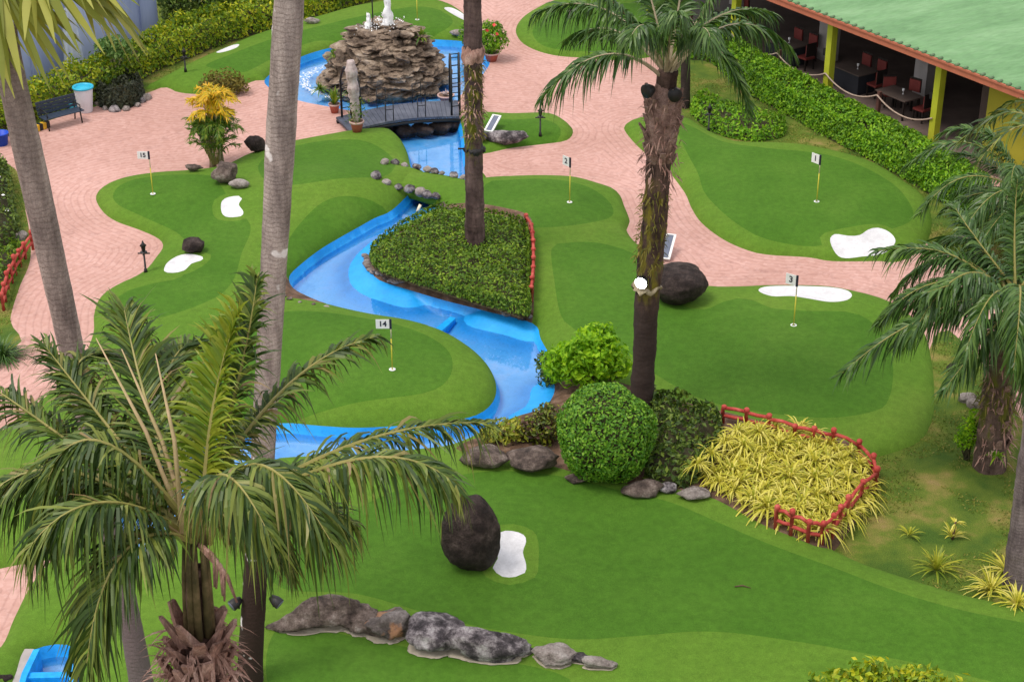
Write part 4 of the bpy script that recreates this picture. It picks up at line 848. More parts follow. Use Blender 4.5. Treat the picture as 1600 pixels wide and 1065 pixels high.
# left edge shrubs and grass palm
hedge('edge_shrub', [(-60,260),(6,272),(22,300),(26,345),(30,375),(-60,400)], .9, .15, 130, M['leaf_dark'], 'dark leafy shrub at the left edge with white flowers', 'shrub', 65, lumpy=.25, edge=.3)
gs = np.random.default_rng(81)
P = np.array([GB(x, y, h) for x, y, h in ((14,352,.5),(10,340,.75),(4,318,.9))]); V, Fc = leaves(P, np.tile([0, -.5, 1.], (3, 1)), .16, gs, .2, .8); mk('flowers', V, Fc, M['white'], bpy.data.objects['edge_shrub'], False, None, True)
hedge('edge_shrub', [(-60,405),(28,392),(36,410),(20,440),(5,470),(-60,480)], .55, .13, 150, M['leaf_bed'], 'low dark planting behind the red fence at the left edge', 'shrub', 66, lumpy=.25, edge=.25)
b = GB(4, 560); t = thing('grass_clump', 'arching green grass clump at the left edge below the red fence', 'plant', b); rosette(t, b, 1.15, 190, gs, M['frond_far'], .035, 'blades', True, (.35, 1.45), .7)
b = GB(40, 545+0); 
# small things at the right
b = PD(1524, 628, Y5+.35); b[2] = TZ(b[0], b[1]); bush('lime_shrub', [(b+[0, 0, .75], (.28, .28, .34)), (b+[.1, .05, 1.05], (.2, .2, .25)), (b+[-.12, 0, .5], (.22, .22, .22))], .10, 380, M['leaf_lime'], 'small lime green shrub hugging the stout shaggy palm', 'bush', 67, base=b)
# ---------- yellow striped plants
proto = []
for k in range(4):
    r = thing('spider_plant', 'yellow striped spider plant massed in the red fenced bed', 'plant', (0, 0, -5), 'yellow striped spider plants massed in the red fenced bed'); rosette(r, (0, 0, .12), .66, 62, np.random.default_rng(100+k), M['spider'], .036, 'blades', False, (.10, 1.45), .85); proto.append(r)
BP = [(1132,745),(1140,712),(1165,688),(1210,690),(1258,690),(1300,706),(1345,735),(1352,762),(1335,795),(1300,828),(1278,846),(1240,838),(1200,825),(1165,800),(1128,780),(1105,765)]
BPo = outl(BP, .3, .22); gs = np.random.default_rng(9); cand = gs.uniform(BPo.min(0), BPo.max(0), (4000, 2)); cand = cand[inside(cand, BPo)]; sel = []
for c in cand:
    if all((c-s_)@(c-s_) > .31**2 for s_ in sel): sel.append(c)
for i, c in enumerate(sel):
    loc = (c[0], c[1], TZ(*c)); s_ = gs.uniform(.75, 1.3)
    if i < 4: o = proto[i]; o.location = loc; o.rotation_euler = (0, 0, gs.uniform(0, 6)); o.scale = (s_,)*3
    else: dup(proto[i % 4], loc, gs.uniform(0, 6), scale=s_)
LS = 'loose yellow green spider plants on the dark shrub border'
for i, (x, y) in enumerate([(1088,752),(1110,735),(1132,715),(1150,700),(1160,722),(1185,700)]):
    c = gz(x, y)+[0, 0, .32]; o = dup(proto[i % 4], c, i*1.1, 'yellow green spider plant standing loose where the dark shrub meets the fenced bed', .95); o['group'] = LS
for x, y, L, n, mt, lb in ((1462,892,.78,60,'spider_green','tuft of narrow green and yellow blades on the bare lawn patch'),(1488,842,.5,26,'spider','small yellow plant with pinkish stem on the lawn'),(1548,925,.82,60,'spider','yellow spiky plant left of the leaning trunk at the bottom right'),(1588,948,.8,60,'spider','yellow spiky plant in front of the leaning trunk at the bottom right'),(1572,895,.8,56,'spider','yellow spiky plant behind the leaning trunk at the bottom right'),(1420,838,.4,20,'spider_green','faint green tuft on the lawn beside the red fence')):
    c = gz(x, y); t = thing('spiky_plant', lb, 'plant', c); rosette(t, c+[0, 0, .05], L, n, gs, M[mt], .04, 'blades', True, (.3, 1.4), .5)
    if n == 26:
        m = MB(); m.tube([c, c+[.02, 0, .45]], [.03, .02], 6); m.build('stem', M['rope_post'], t, True); rosette(t, c+[.02, 0, .42], .3, 18, gs, M['spider'], .035, 'blades', True, (.0, 1.2), .6)
# fern tuft in front of the shaggy palm foot
c = PD(1557, 712, Y5-.45); t = thing('fern_tuft', 'small green fern growing on the foot of the stout shaggy palm', 'plant', c); rosette(t, c, .3, 26, gs, M['leaf_lime'], .04, 'blades', True, (.1, 1.4), .6)

# ---------- rocks
M['mortar'] = plain('pale_mortar', (.36, .32, .25), .9)
def rockmesh(seed, a, b, c, sub=3, rough=.22, facet=.12):
    bm = bmesh.new(); bmesh.ops.create_icosphere(bm, subdivisions=sub, radius=1.0); g_ = np.random.default_rng(seed)
    pl = [(unit(g_.normal(0, 1, 3)), g_.uniform(.56, .84)) for _ in range(13)]
    for v in bm.verts:
        p = np.array(v.co); d = p/np.linalg.norm(p); k = 1.0
        for n_, h_ in pl:
            q = d@n_
            if q > h_: k = min(k, h_/q+(1-h_/q)*(1-facet*6) if facet*6 < 1 else h_/q)
        w_ = Vector(d*1.3)+Vector((seed*3.1, seed*1.7, 0))
        k *= 1+rough*(noise.noise(w_)+.5*noise.noise(w_*2.3)+.35*noise.noise(w_*5)-.35*abs(noise.noise(w_*3.1))+.16*noise.noise(w_*11))
        v.co = Vector((d[0]*k*a, d[1]*k*b, d[2]*k*c))
    V = np.array([v.co[:] for v in bm.verts]); Fc = [[v.index for v in f.verts] for f in bm.faces]; bm.free(); return V, Fc
def boulder(l, r, top, bot, mat, label, seed, group=None, depth=.45, name='boulder', sub=3, rough=.22, facet=.12, sink=.28, cat='boulder', rz=0, skew=0.):
    cx = (l+r)/2; f_ = gz(cx, bot); s_ = F/((F*(CH-f_[2])/(CH))/ppm(bot)) if False else ppm(bot); W = (r-l)/s_; Vv = (bot-top)/s_
    ph = math.radians(28)-math.atan((532.5-bot)/F); b = min(W, Vv*1.3)*depth; Ht = max((Vv-1.1*b*math.sin(ph))/math.cos(ph), .35*Vv)
    y = f_[1]+b*.7; z = TZ(cx*0+G(cx, bot)[0], y); c = Ht/(1.72)*1.0
    V, Fc = rockmesh(seed, W/2*1.03, b, c, sub, rough, facet); V[:, 0] += skew*V[:, 2]
    cr_, sr_ = math.cos(rz), math.sin(rz); V = np.c_[V[:, 0]*cr_-V[:, 2]*sr_, V[:, 1], V[:, 0]*sr_+V[:, 2]*cr_]
    V[:, 2] += Ht-V[:, 2].max()
    o = mk(name, V, Fc, mat, None, True); o.location = (f_[0], y, z); return tag(o, label, cat, group)
boulder(690,783,772,899, M['rock_dark'], 'tall egg shaped dark boulder standing on the near green', 3, rough=.085, facet=.05, sub=4, depth=.42)
boulder(1015,1107,411,482, M['rock_dark'], 'round dark boulder behind the lit palm trunk by the path', 4, rough=.10, facet=.05, sub=4, depth=.5)
boulder(279,322,369,398, M['rock_dark'], 'flat topped dark boulder above the bean shaped bunker', 5, depth=.5)
boulder(330,372,250,290, M['rock_brown'], 'dark brown rock at the foot of the orange areca palm', 6)
boulder(354,388,280,297, M['rock_pale'], 'small pale pink rock in front of the dark brown rock', 7, cat='rock', name='rock')
boulder(288,316,256,270, M['rock_brown'], 'low brown rock on the plaza left of the areca palm', 8, cat='rock', name='rock')
boulder(381,414,211,241, M['rock_dark'], 'black glossy boulder left of the pale tall trunk', 9, rough=.12)
boulder(755,828,209,234, M['rock_grey'], 'pale grey rock on the small green by the bridge', 10, depth=.4, cat='rock', name='rock')
boulder(735,765,214,234, M['rock_grey'], 'small grey rock behind the mossy trunk beside the bridge', 11, cat='rock', name='rock')
boulder(885,897,12,30, M['rock_pale'], 'small white rock on the far green', 12, cat='rock', name='rock')
boulder(474,500,26,38, M['rock_pale'], 'small pale rock on the far green behind the tall trunk', 13, cat='rock', name='rock')
boulder(703,735,46,58, M['rock_pale'], 'small pinkish rock by the fountain pool beside the mossy trunk', 14, cat='rock', name='rock')
RR = 'rocks in a row across the near green'
for l, r, t_, bt, mt, lb, sd, dp, rz, ro in ((425,566,926,990,'rock_brown','long brown rock with a low left end, first of the near row',21,.42,.16,.2),(538,600,944,996,'rock_brown','squat brown rock, second in the near row',22,.5,0,.2),(581,646,943,1006,'rock_orange','orange topped grey rock in the near row',23,.5,0,.2),(638,720,962,1025,'rock_grey','rounded purple grey rock with white streaks in the near row',24,.5,-.1,.12),(712,836,977,1034,'rock_grey','long dark low rock sloping right in the near row',25,.36,-.2,.16),(839,903,1006,1043,'rock_pale','white topped pinkish rock near the right end of the row',26,.5,0,.15),(896,917,1017,1038,'rock_grey','smallest grey stone wedged near the right end of the row',27,.5,0,.15),(907,954,1025,1047,'rock_pale','flat pointed pale stone at the right tip of the row',28,.4,-.15,.15)):
    o = boulder(l-9, r+9, t_, bt, M[mt], lb, sd, RR, dp, rz=rz, rough=ro*1.15, facet=.17, cat='rock', name='rock', sub=4)
    v_ = np.array([q.co[:] for q in o.data.vertices]); v_[:, :2] *= .955; v_[:, 2] = v_[:, 2]*.07; mk('mortar_edge', v_, [list(f.vertices) for f in o.data.polygons], M['mortar'], o, True)
BR = 'brown rocks on the bank below the stream'
for l, r, t_, bt, mt, lb, sd in ((714,800,692,735,'rock_brown','long flat brown bank rock left of the bank rock pair',31),(790,878,697,742,'rock_brown','brown bank rock touching the croton bush',32),(970,1040,748,778,'rock_brown','low brown rock under the dark shrub right of the topiary',33),(1030,1060,752,772,'rock_grey','white mottled stone at the border of the dark shrub',34),(1055,1112,760,784,'rock_pale','pale stone at the border beside the first yellow plant',35),(880,925,738,756,'rock_brown','low stone left of the topiary foot',36)):
    boulder(l, r, t_, bt, M[mt], lb, sd, BR, .5, cat='rock', name='rock')
# rows of small edging stones (look alikes share a label)
def edging(pts, size, mats, label, group, seed, ds=.24, flat=.7):
    g_ = np.random.default_rng(seed); P = spline(np.array([np.append((gz(x, y) if pts_z == 0 else G(x, y))[:2], 0) for x, y in pts]), False, ds)
    protos = [rockmesh(seed*10+k, 1, .85, flat, 2, .25, .1) for k in range(3)]; mes = []
    for i, p in enumerate(P):
        k = i % 3; key = (k, i % len(mats))
        s_ = size*g_.uniform(.7, 1.3); me = None
        o = mk('stone', protos[k][0], protos[k][1], M[mats[i % len(mats)]], None, True) if len(mes) < 6 else link(bpy.data.objects.new('stone', mes[i % 6]))
        if len(mes) < 6: mes.append(o.data)
        o.scale = (s_, s_, s_); o.rotation_euler = (g_.uniform(-.2, .2), g_.uniform(-.2, .2), g_.uniform(0, 6)); o.location = (p[0]+g_.normal(0, .02), p[1]+g_.normal(0, .02), max(TZ(p[0], p[1]), pts_z)+s_*.25); tag(o, label, 'stone', group)
pts_z = .28
edging([(589,304),(605,307),(622,307),(640,310),(655,315),(668,320),(684,321)], .19, ['rock_grey','rock_pale','rock_grey'], 'grey stone on the lower edge of the turf bridge', 'stones along the lower edge of the turf bridge', 41, .27)
edging([(604,277),(617,274),(632,275),(650,276),(668,280),(690,285),(708,289),(725,291)], .16, ['rock_pale','rock_grey'], 'pale stone on the upper edge of the turf bridge', 'stones along the upper edge of the turf bridge', 42, .26)
pts_z = 0.0
edging([(573,402),(577,418),(592,434),(620,446),(650,455),(690,467),(730,478),(765,487),(800,498),(826,505)], .14, ['rock_pale','rock_brown','rock_pale'], 'small pinkish brown stone edging the planted island above the stream', 'stones edging the planted island', 43, .17, .5)
edging([(153,164),(164,171),(180,174),(198,172),(214,166),(228,155)], .19, ['rock_pale','rock_pale','rock_grey'], 'white stone in the ring around the dark shrub dome', 'stones ringing the dark shrub dome', 44, .30)
edging([(436,458),(452,468),(470,472),(490,476),(512,480)], .09, ['rock_brown','rock_pale'], 'small stone on the soil patch where the stream bends by the pale trunk', 'stones on the soil patch by the pale trunk', 45, .2, .5)
edging([(688,322),(705,332),(725,338)], .10, ['rock_brown'], 'brown stone at the top of the planted island near the mossy trunk', 'stones at the top of the planted island', 46, .2)
for x, y, mt, lb in ((18,366,'rock_grey','grey stone below the left edge shrub'),(33,372,'rock_pale','pale stone near the red fence at the left edge'),(1510,626,'rock_pale','pale stone at the foot of the lime shrub on the right lawn'),(1522,634,'rock_pale','pinkish stone in front of the lime shrub on the right lawn'),(1490,578,'rock_dark','dark stone on the lawn where the right path ends')):
    c = gz(x, y); V, Fc = rockmesh(int(x), .24, .2, .17, 3); o = mk('rock', V, Fc, M[mt], None, True); o.location = c+[0, 0, .06]; tag(o, lb, 'rock')

# ---------- grass blades on the real lawn
gl_ = np.random.default_rng(91); sel_ = np.where(lab == 1)[0]; tri = V3[TF[sel_]]; cen_ = tri.mean(1); ok_ = inview(cen_[:, :2], 1.15) & (cen_[:, 1] < 80); tri = tri[ok_]
ar_ = np.linalg.norm(np.cross(tri[:, 1]-tri[:, 0], tri[:, 2]-tri[:, 0]), axis=1)/2; N_ = 90000
ii = gl_.choice(len(tri), N_, p=ar_/ar_.sum()); u_ = gl_.random((N_, 2)); fl_ = u_.sum(1) > 1; u_[fl_] = 1-u_[fl_]; P = tri[ii, 0]+u_[:, :1]*(tri[ii, 1]-tri[ii, 0])+u_[:, 1:]*(tri[ii, 2]-tri[ii, 0])
den = lump(P, .45, 3)+.6*lump(P, 1.6, 8); P = P[den > -.05]; n_ = len(P); D = unit(np.c_[gl_.normal(0, .6, (n_, 2)), np.ones(n_)]); V, Fc = strips(P, D, gl_.uniform(.05, .11, n_), np.full(n_, .024), np.full(n_, .4), unit(np.cross(D, gl_.normal(0, 1, (n_, 3)))), 2)
M['grass'] = leafmat('grass_blade', [(.08, .15, .014), (.14, .21, .02), (.24, .26, .045), (.38, .32, .10)], .8, .3, (.7, (.7, .75, .7), (1.2, 1.1, 1.05)))
tag(mk('grass', V, Fc, M['grass']), kind='stuff')

c = gz(1160, 917); m = MB(); m.tube([c+[-.16, 0, .02], c+[0, .02, .035], c+[.17, -.05, .02]], [.012, .014, .006], 6); t = m.build('fallen_twig', M['rope_post']); tag(t, 'small brown twig lying alone on the wide near green', 'twig')
# ---------- fountain
fb = G(594, 150); fc = np.array([fb[0], fb[1]+2.3, -.3]); ft = thing('rock_fountain', 'tall mound of stacked rocks with white water jets in the blue pool', 'fountain', fc)
gF = np.random.default_rng(71); V_, F_, n_ = [], [], 0
lv = [(z_*.78, r_*.85) for z_, r_ in [(0,3.0),(.24,2.95),(.48,2.88),(.72,2.74),(.96,2.6),(1.20,2.42),(1.44,2.22),(1.68,1.98),(1.92,1.75),(2.16,1.45),(2.4,1.2),(2.6,.7)]]
for k, (z, r) in enumerate(lv):
    n = int(2*np.pi*r/.52)
    for i in range(n):
        a = 2*np.pi*(i+.5*(k % 2))/n+gF.normal(0, .05); rr = r+gF.normal(0, .17)
        V, Fc = rockmesh(1000+k*40+i, gF.uniform(.26, .62), gF.uniform(.28, .50), gF.uniform(.09, .20), 3, .42, .13)
        ca, sa = math.cos(a+np.pi/2+gF.normal(0, .4)), math.sin(a+np.pi/2); ca, sa = (ca, math.sqrt(max(0, 1-ca*ca))*(1 if sa >= 0 else -1))
        tl = gF.normal(0, .22); V = np.c_[V[:, 0], V[:, 1], V[:, 2]+V[:, 0]*tl]
        V = np.c_[V[:, 0]*ca-V[:, 1]*sa, V[:, 0]*sa+V[:, 1]*ca, V[:, 2]]
        V += fc+[math.cos(a)*rr*.80, math.sin(a)*rr*.72, z+gF.normal(0, .06)+.1]; V_.append(V); F_ += (np.array(Fc)+n_).tolist(); n_ += len(V)
mk('rock_pile', np.concatenate(V_), F_, M['rock_fountain'], ft, False, None, True)
m = MB(); m.lathe(fc, [(2.45, -.1), (2.3, .5), (1.9, 1.0), (1.35, 1.5), (.75, 1.85), (.1, 2.0)], 20)
mm = np.concatenate(m.V); mm[:, 1] = fc[1]+(mm[:, 1]-fc[1])*.8; mm[:, 0] = fc[0]+(mm[:, 0]-fc[0])*.86; mk('mortar_core', mm, m.F, M['rock_fountain'], ft, True, None, True)
for px, py0, py1, w_ in ((606,36,-24,.22),(576,47,17,.18)):
    q = PD(px, py0, fc[1]-.15); tp = PD(px, py1, fc[1]-.15); hgt = tp[2]-q[2]; m = MB(); V = []
    for k in range(15):
        f = k/14; r = w_*(1-.72*f**.7)*(1+gF.normal(0, .10)); a = np.arange(12)*np.pi/6
        V.append(np.stack([q[0]+np.cos(a)*r*(1+gF.normal(0, .16, 12))+gF.normal(0, .015), q[1]+np.sin(a)*r*(1+gF.normal(0, .16, 12)), np.full(12, q[2]-.1+f*hgt)+gF.normal(0, .03, 12)], 1))
    m.add(np.concatenate(V), [(i*12+j, i*12+(j+1) % 12, (i+1)*12+(j+1) % 12, (i+1)*12+j) for i in range(14) for j in range(12)]+[tuple(14*12+j for j in range(12))], 0, True); m.build('water_jet', M['foam'], ft, True)
    P = q+np.c_[gF.normal(0, w_*1.2, (160, 2)), gF.uniform(-.15, .25, 160)]; V, Fc = leaves(P, gF.normal(0, 1, (160, 3)), .06, gF, .5, .8); mk('spray', V, Fc, M['foam'], ft, False, None, True)
m = MB(); q = PD(583, 44, fc[1]-.3); m.tube([q, q+[0, 0, 1.6]], .025, 6); m.build('nozzle_pipe', M['black'], ft, True)
for x, y, s_, lb in ((523,88,.55,'green plant growing from the left shoulder of the fountain rocks'),(658,58,.55,'green plant behind the right shoulder of the fountain rocks'),(500,140,.4,'green fern low on the left of the fountain rocks')):
    c = PD(x, y, fc[1]-1.6 if y > 100 else fc[1]-.2); t = thing('fountain_plant', lb, 'plant', c); rosette(t, c, s_, 46, gF, M['areca_green'], .07, 'blades', True, (.2, 1.5), .5)
# white splash line where the mound meets the pool
P = np.stack([fc[0]+np.cos(x:=gF.uniform(2.4, 4.2, 260))*(2.95+gF.normal(0, .12, 260)), fc[1]+np.sin(x)*(2.35+gF.normal(0, .12, 260)), np.full(260, -.21)], 1)
V, Fc = leaves(P, np.tile([0, 0, 1.], (260, 1)), .09, gF, .15, .5); tag(mk('splash', V, Fc, M['foam'], ft, False, None, True), kind='stuff')

# ---------- footbridge
c4 = [G(546,204,.22), G(718,182,.22), G(716,157,.22), G(525,183,.22)]; bt = thing('footbridge', 'dark planked footbridge with thin black arches across the stream below the fountain', 'footbridge', (c4[0]+c4[2])/2*[1, 1, 0])
def bil(u, v): return (c4[0]*(1-u)+c4[1]*u)*(1-v)+(c4[3]*(1-u)+c4[2]*u)*v
m = MB(); n = 26
for i in range(n):
    u0, u1 = i/n, (i+.94)/n; hz = lambda u: .16*math.sin(np.pi*u)
    V = [bil(u0, 0)+[0, 0, hz(u0)-.08], bil(u1, 0)+[0, 0, hz(u1)-.08], bil(u1, 1)+[0, 0, hz(u1)-.08], bil(u0, 1)+[0, 0, hz(u0)-.08]]; V += [v+[0, 0, .08] for v in V]
    m.add(V, [(3, 2, 1, 0), (4, 5, 6, 7), (0, 1, 5, 4), (1, 2, 6, 5), (2, 3, 7, 6), (3, 0, 4, 7)])
m.build('deck', M['deck'], bt, True)
for v in (0.03, .97):
    m = MB(); m.tube([bil(u, v)+[0, 0, .16*math.sin(np.pi*u)-.16] for u in np.linspace(0, 1, 9)], .06, 6); m.build('beam', M['black'], bt, True)
for u in (.04, .93):
    m = MB(); hh = 2.0
    for du in (0, .075):
        A0, B0 = bil(u+du, .08), bil(u+du, .92); mid = (A0+B0)/2; ar_ = [A0]+[np.array([*(A0[:2]*(1-f)+B0[:2]*f), A0[2]+1.35+(hh-1.35)*math.sin(np.pi*f)]) for f in np.linspace(0, 1, 9)]+[B0]; m.tube(ar_, .04, 6)
    for side in (.08, .92):
        for z in (.35, .7, 1.05, 1.35): m.tube([bil(u, side)+[0, 0, z], bil(u+.075, side)+[0, 0, z]], .018, 5)
    for f in (.2, .5, .8):
        z = 1.35+(hh-1.35)*math.sin(np.pi*f); s_ = .08+.84*f; m.tube([bil(u, s_)+[0, 0, z], bil(u+.075, s_)+[0, 0, z]], .018, 5)
    m.build('arch', M['black'], bt, True)
for v in (.03, .97):
    m = MB()
    for u in (.33, .40, .62, .69): m.tube([bil(u, v)+[0, 0, .1], bil(u, v)+[0, 0, .85]], .018, 5)
    for z in (.55, .85):
        for ua, ub in ((.33, .40), (.62, .69)): m.tube([bil(ua, v)+[0, 0, z], bil(ub, v)+[0, 0, z]], .015, 5)
    m.build('railing', M['black'], bt, True)
for i, (x, y, w_) in enumerate(((604,206,.45),(632,210,.5),(660,208,.45),(688,204,.5),(712,200,.4))):
    c = G(x, y, -.2); V, Fc = rockmesh(500+i, w_, .28, .30, 3); o = mk('rock', V, Fc, M['rock_dark'], None, True); o.location = c+[0, .25, 0]; tag(o, 'dark wet rock stacked in the water under the footbridge', 'rock', 'dark rocks under the footbridge')
# ---------- pots
def pot(px, py, r, h, label, build):
    c = gz(px, py); t = thing('potted_plant', label, 'potted plant', c); m = MB(); m.lathe(c, [(r*.62, 0), (r*.9, h*.8), (r*.9, h*.82)], 18); m.build('pot', M['pot'], t, True)
    m = MB(); m.lathe(c, [(r*.9, h*.8), (r*1.06, h*.84), (r*1.06, h), (r*.92, h), (r*.9, h*.9)], 18); m.build('pot_rim', M['pot_rim'], t, True); m = MB(); m.lathe(c, [(.02, h*.86), (r*.92, h*.9), (r*.9, h*.92), (.02, h*.93)], 14); m.build('potting_soil', M['soil'], t, True); build(t, c+[0, 0, h*.9])
gp = np.random.default_rng(72); M['column_plant'] = mottled('grey_column_plant', [(.28, .21, .20), (.50, .41, .40), (.62, .54, .53)], 5, .9, 1, .06, 12)
def col(t, c):
    m = MB(); hh = 2.15; z = np.linspace(0, 1, 22); m.tube([c+[-.13*f+gp.normal(0, .012), gp.normal(0, .01), f*hh] for f in z], .17*np.interp(z, [0, .15, .35, .85, 1], [.55, .8, 1.05, 1.2, .75])*(1+gp.normal(0, .10, 22)), 10); m.build('column_stem', M['column_plant'], t, True)
    P = c+np.c_[gp.normal(0, .15, (240, 2)), gp.uniform(0, .75, 240)]; V, Fc = leaves(P, gp.normal(0, 1, (240, 3)), .12, gp, .5, .35); mk('leaves', V, Fc, M['areca_green'], t, False, None, True)
    P = c+np.c_[-.13*(zz:=gp.uniform(.3, 1, 500))+gp.normal(0, .17, 500), gp.normal(0, .15, 500), zz*hh]; pass
pot(558, 206, .24, .40, 'red pot with a tall grey columnar plant at the near end of the footbridge', col)
pot(523, 176, .2, .34, 'small red pot with a leafy plant at the far end of the footbridge', lambda t, c: rosette(t, c, .8, 40, gp, M['areca_green'], .07, 'leaves', True, (.7, 1.5), .3))
pot(697, 160, .30, .30, 'wide red pot under the right footbridge arch', lambda t, c: rosette(t, c, .3, 20, gp, M['column_plant'], .05, 'leaves', True, (.4, 1.5), .3))
def fl(t, c):
    P, N = blob_points(c+[0, 0, .62], (.55, .5, .62), 1500, gp, .5, .2, 3); V, Fc = leaves(P, N, .13, gp, .8); mk('foliage', V, Fc, M['leaf_hedge'], t, False, None, True)
    P, N = blob_points(c+[-.0, 0, .65], (.57, .52, .64), 16, gp, .05, .2, 3, -.2); V, Fc = leaves(P, N, .15, gp, .4, .8); mk('flowers', V, Fc, M['flower_red'], t, False, None, True)
pot(768, 95, .3, .34, 'pot holding a leafy bush with red flowers right of the fountain pool', fl)
P, N = blob_points(G(735, 76)+[0, .3, .5], (.45, .4, .5), 700, gp, .5, .2, 6); V, Fc = leaves(P, N, .13, gp, .8); t = thing('small_bush', 'dark leafy bush behind the mossy trunk beside the fountain pool', 'bush', G(735, 76)+[0, .3, 0]); mk('foliage', V, Fc, M['leaf_hedge'], t, False, None, True)

# ---------- flags
def digits(s, size):
    c = bpy.data.curves.new('number', 'FONT'); c.body = s; c.size = size; c.align_x = 'CENTER'; c.align_y = 'CENTER'; c.offset = .006; c.extrude = .001
    o = bpy.data.objects.new('number', c); COL.objects.link(o); bpy.context.view_layer.update(); me = bpy.data.meshes.new_from_object(o.evaluated_get(bpy.context.evaluated_depsgraph_get())); bpy.data.objects.remove(o); return me
def flag(px, py, topy, num, rz, label, pw=.34, ph=.25, side=-1):
    c = gz(px, py); top = PD(px, topy, c[1]); hgt = 1.5 if num is None else max(1.0, top[2]-c[2]); t = thing('golf_flag', label, 'golf flag', c, 'numbered flags in the putting holes', rz)
    m = MB(); m.tube([(0, 0, 0), (0, 0, hgt*.62)], .016, 8); m.build('pole', M['yellow_pole'], t); m = MB(); m.tube([(0, 0, hgt*.62), (0, 0, hgt)], .015, 8); m.build('pole_top', M['cream_pole'], t)
    m = MB(); m.lathe((0, 0, 0), [(.085, .0), (.085, .012), (.055, .014), (.05, .002)], 18); m.build('hole_cup', M['white'], t)
    if True:
        m = MB(); m.box((side*(pw/2+.03), 0, hgt-ph/2), (pw, .012, ph)); pl = m.build('number_plate', M['white'], t); m = MB(); m.box((side*.005, 0, hgt-ph/2), (.055, .035, ph+.02)); m.build('sleeve', M['digit'], t)
        if num:
            me = digits(num, ph*.80); me.materials.clear(); me.materials.append(M['digit']); me.transform(Matrix.Translation((side*(pw/2+.03), -.010, hgt-ph/2)) @ Matrix.Rotation(math.pi/2, 4, 'X')); link(bpy.data.objects.new('number', me), pl)
flag(239, 303, 237, '15', -.05, 'golf flag with number 15 on the left green near the plaza', .33, .24)
flag(613, 577, 499, '14', .0, 'golf flag with number 14 on the peninsula green inside the stream', .34, .25)
flag(890, 316, 247, '2', -.85, 'golf flag with number 2 on the green above the long middle hole', .30, .30)
flag(1276, 315, 243, '1', -.85, 'golf flag with number 1 on the right hand green', .30, .30)
flag(1240, 508, 431, '3', -.6, 'golf flag with number 3 in front of the wide white bunker', .30, .30)
flag(652, 31, -45, None, .3, 'flagpole on the far green behind the fountain, its plate above the photo')

# ---------- garden lamps
def glamp(px, py, h, label):
    c = gz(px, py); t = thing('garden_lamp', label, 'garden lamp', c, 'short black garden lamps'); m = MB(); m.tube([(0, 0, 0), (0, 0, .12), (0, 0, .14), (0, 0, h*.62)], [.06, .045, .03, .026], 8); m.build('post', M['lamp_black'], t)
    m = MB(); m.tube([(-.17, 0, h*.62), (.17, 0, h*.62)], .022, 6); m.tube([(0, -.12, h*.62), (0, .12, h*.62)], .02, 6); m.lathe((0, 0, h*.6), [(.03, 0), (.10, .05), (.10, .07), (.03, .08)], 10); m.build('cross_arm', M['lamp_black'], t)
    m = MB(); m.lathe((0, 0, h*.68), [(.03, 0), (.055, .05), (.07, .17), (.10, .18), (.04, .25), (.02, .32), (.004, .34)], 10); m.build('lantern', M['lamp_black'], t)
glamp(228, 426, .98, 'black garden lamp at the plaza corner beside the bean shaped bunker'); glamp(844, 221, 1.05, 'black garden lamp on the small green by the bridge'); glamp(1107, 205, .95, 'black garden lamp beside the low shrub at the hole 1 green'); glamp(290, 112, .85, 'black garden lamp at the foot of the tall yellow green hedge')
# ---------- tee boards
def board(px, py, w_, l_, rz, label):
    c = gz(px, py); t = thing('tee_board', label, 'tee board', c, 'slanted tee boards', rz); ax = (np.array([1., 0, 0]), np.array([0, math.cos(.42), math.sin(.42)]), np.array([0, -math.sin(.42), math.cos(.42)])); q = np.array([0, l_*.42, .12+l_*.2])
    m = MB(); m.box(q, (w_*.6, l_*.97, .03), axes=ax); m.build('panel', M['panel'], t); m = MB()
    for s_ in (-1, 1): m.box(q+ax[0]*s_*w_*.41, (w_*.2, l_, .045), axes=ax)
    for s_ in (-1, 1): m.box(q+ax[1]*s_*(l_*.5+.02), (w_*1.0, .04, .045), axes=ax)
    m.build('frame', M['white'], t); m = MB(); m.tube([(0, l_*.3, -.05), (0, l_*.3, .12+l_*.13)], .03, 6); m.build('leg', M['lamp_black'], t)
board(764, 208, .32, .72, -.42, 'slanted grey board with white frame on the small green by the bridge'); board(1038, 408, .34, .9, -.28, 'slanted grey board with white frame behind the round boulder')
# ---------- red fences
def redfence(px, label, hh=.42, seed=1, ds=.42):
    g_ = np.random.default_rng(seed); P = spline(np.array([np.append(gz(x, y)[:2], 0) for x, y in px]), False, ds); P[:, 2] = [TZ(p[0], p[1]) for p in P]; t = thing('red_fence', label, 'low fence', P[0], 'low red fences round the beds')
    for p in P:
        m = MB(); h_ = hh*g_.uniform(.95, 1.2); m.tube([p-[0, 0, .1], p+[g_.normal(0, .012), g_.normal(0, .012), h_*.8], p+[0, 0, h_*.82], p+[0, 0, h_*.95], p+[0, 0, h_]], [.045, .045, .065, .07, .04], 8); m.build('post', M['red_fence'], t, True)
    for z in (.42, .85):
        m = MB()
        for a, b_ in zip(P[:-1], P[1:]): m.tube([a+[0, 0, hh*z+g_.normal(0, .02)], (a+b_)/2+[0, 0, hh*z+g_.normal(0, .025)], b_+[0, 0, hh*z+g_.normal(0, .02)]], .044, 6)
        m.build('rail', M['red_fence'], t, True)
redfence([(822,358),(830,372),(833,400),(833,440),(830,472)], 'low red fence on the right edge of the planted island', .5, 2)
redfence([(1130,660),(1165,668),(1200,676),(1240,690),(1300,702),(1340,718),(1362,742),(1368,762)], 'low red fence along the back of the yellow plant bed', .5, 3)
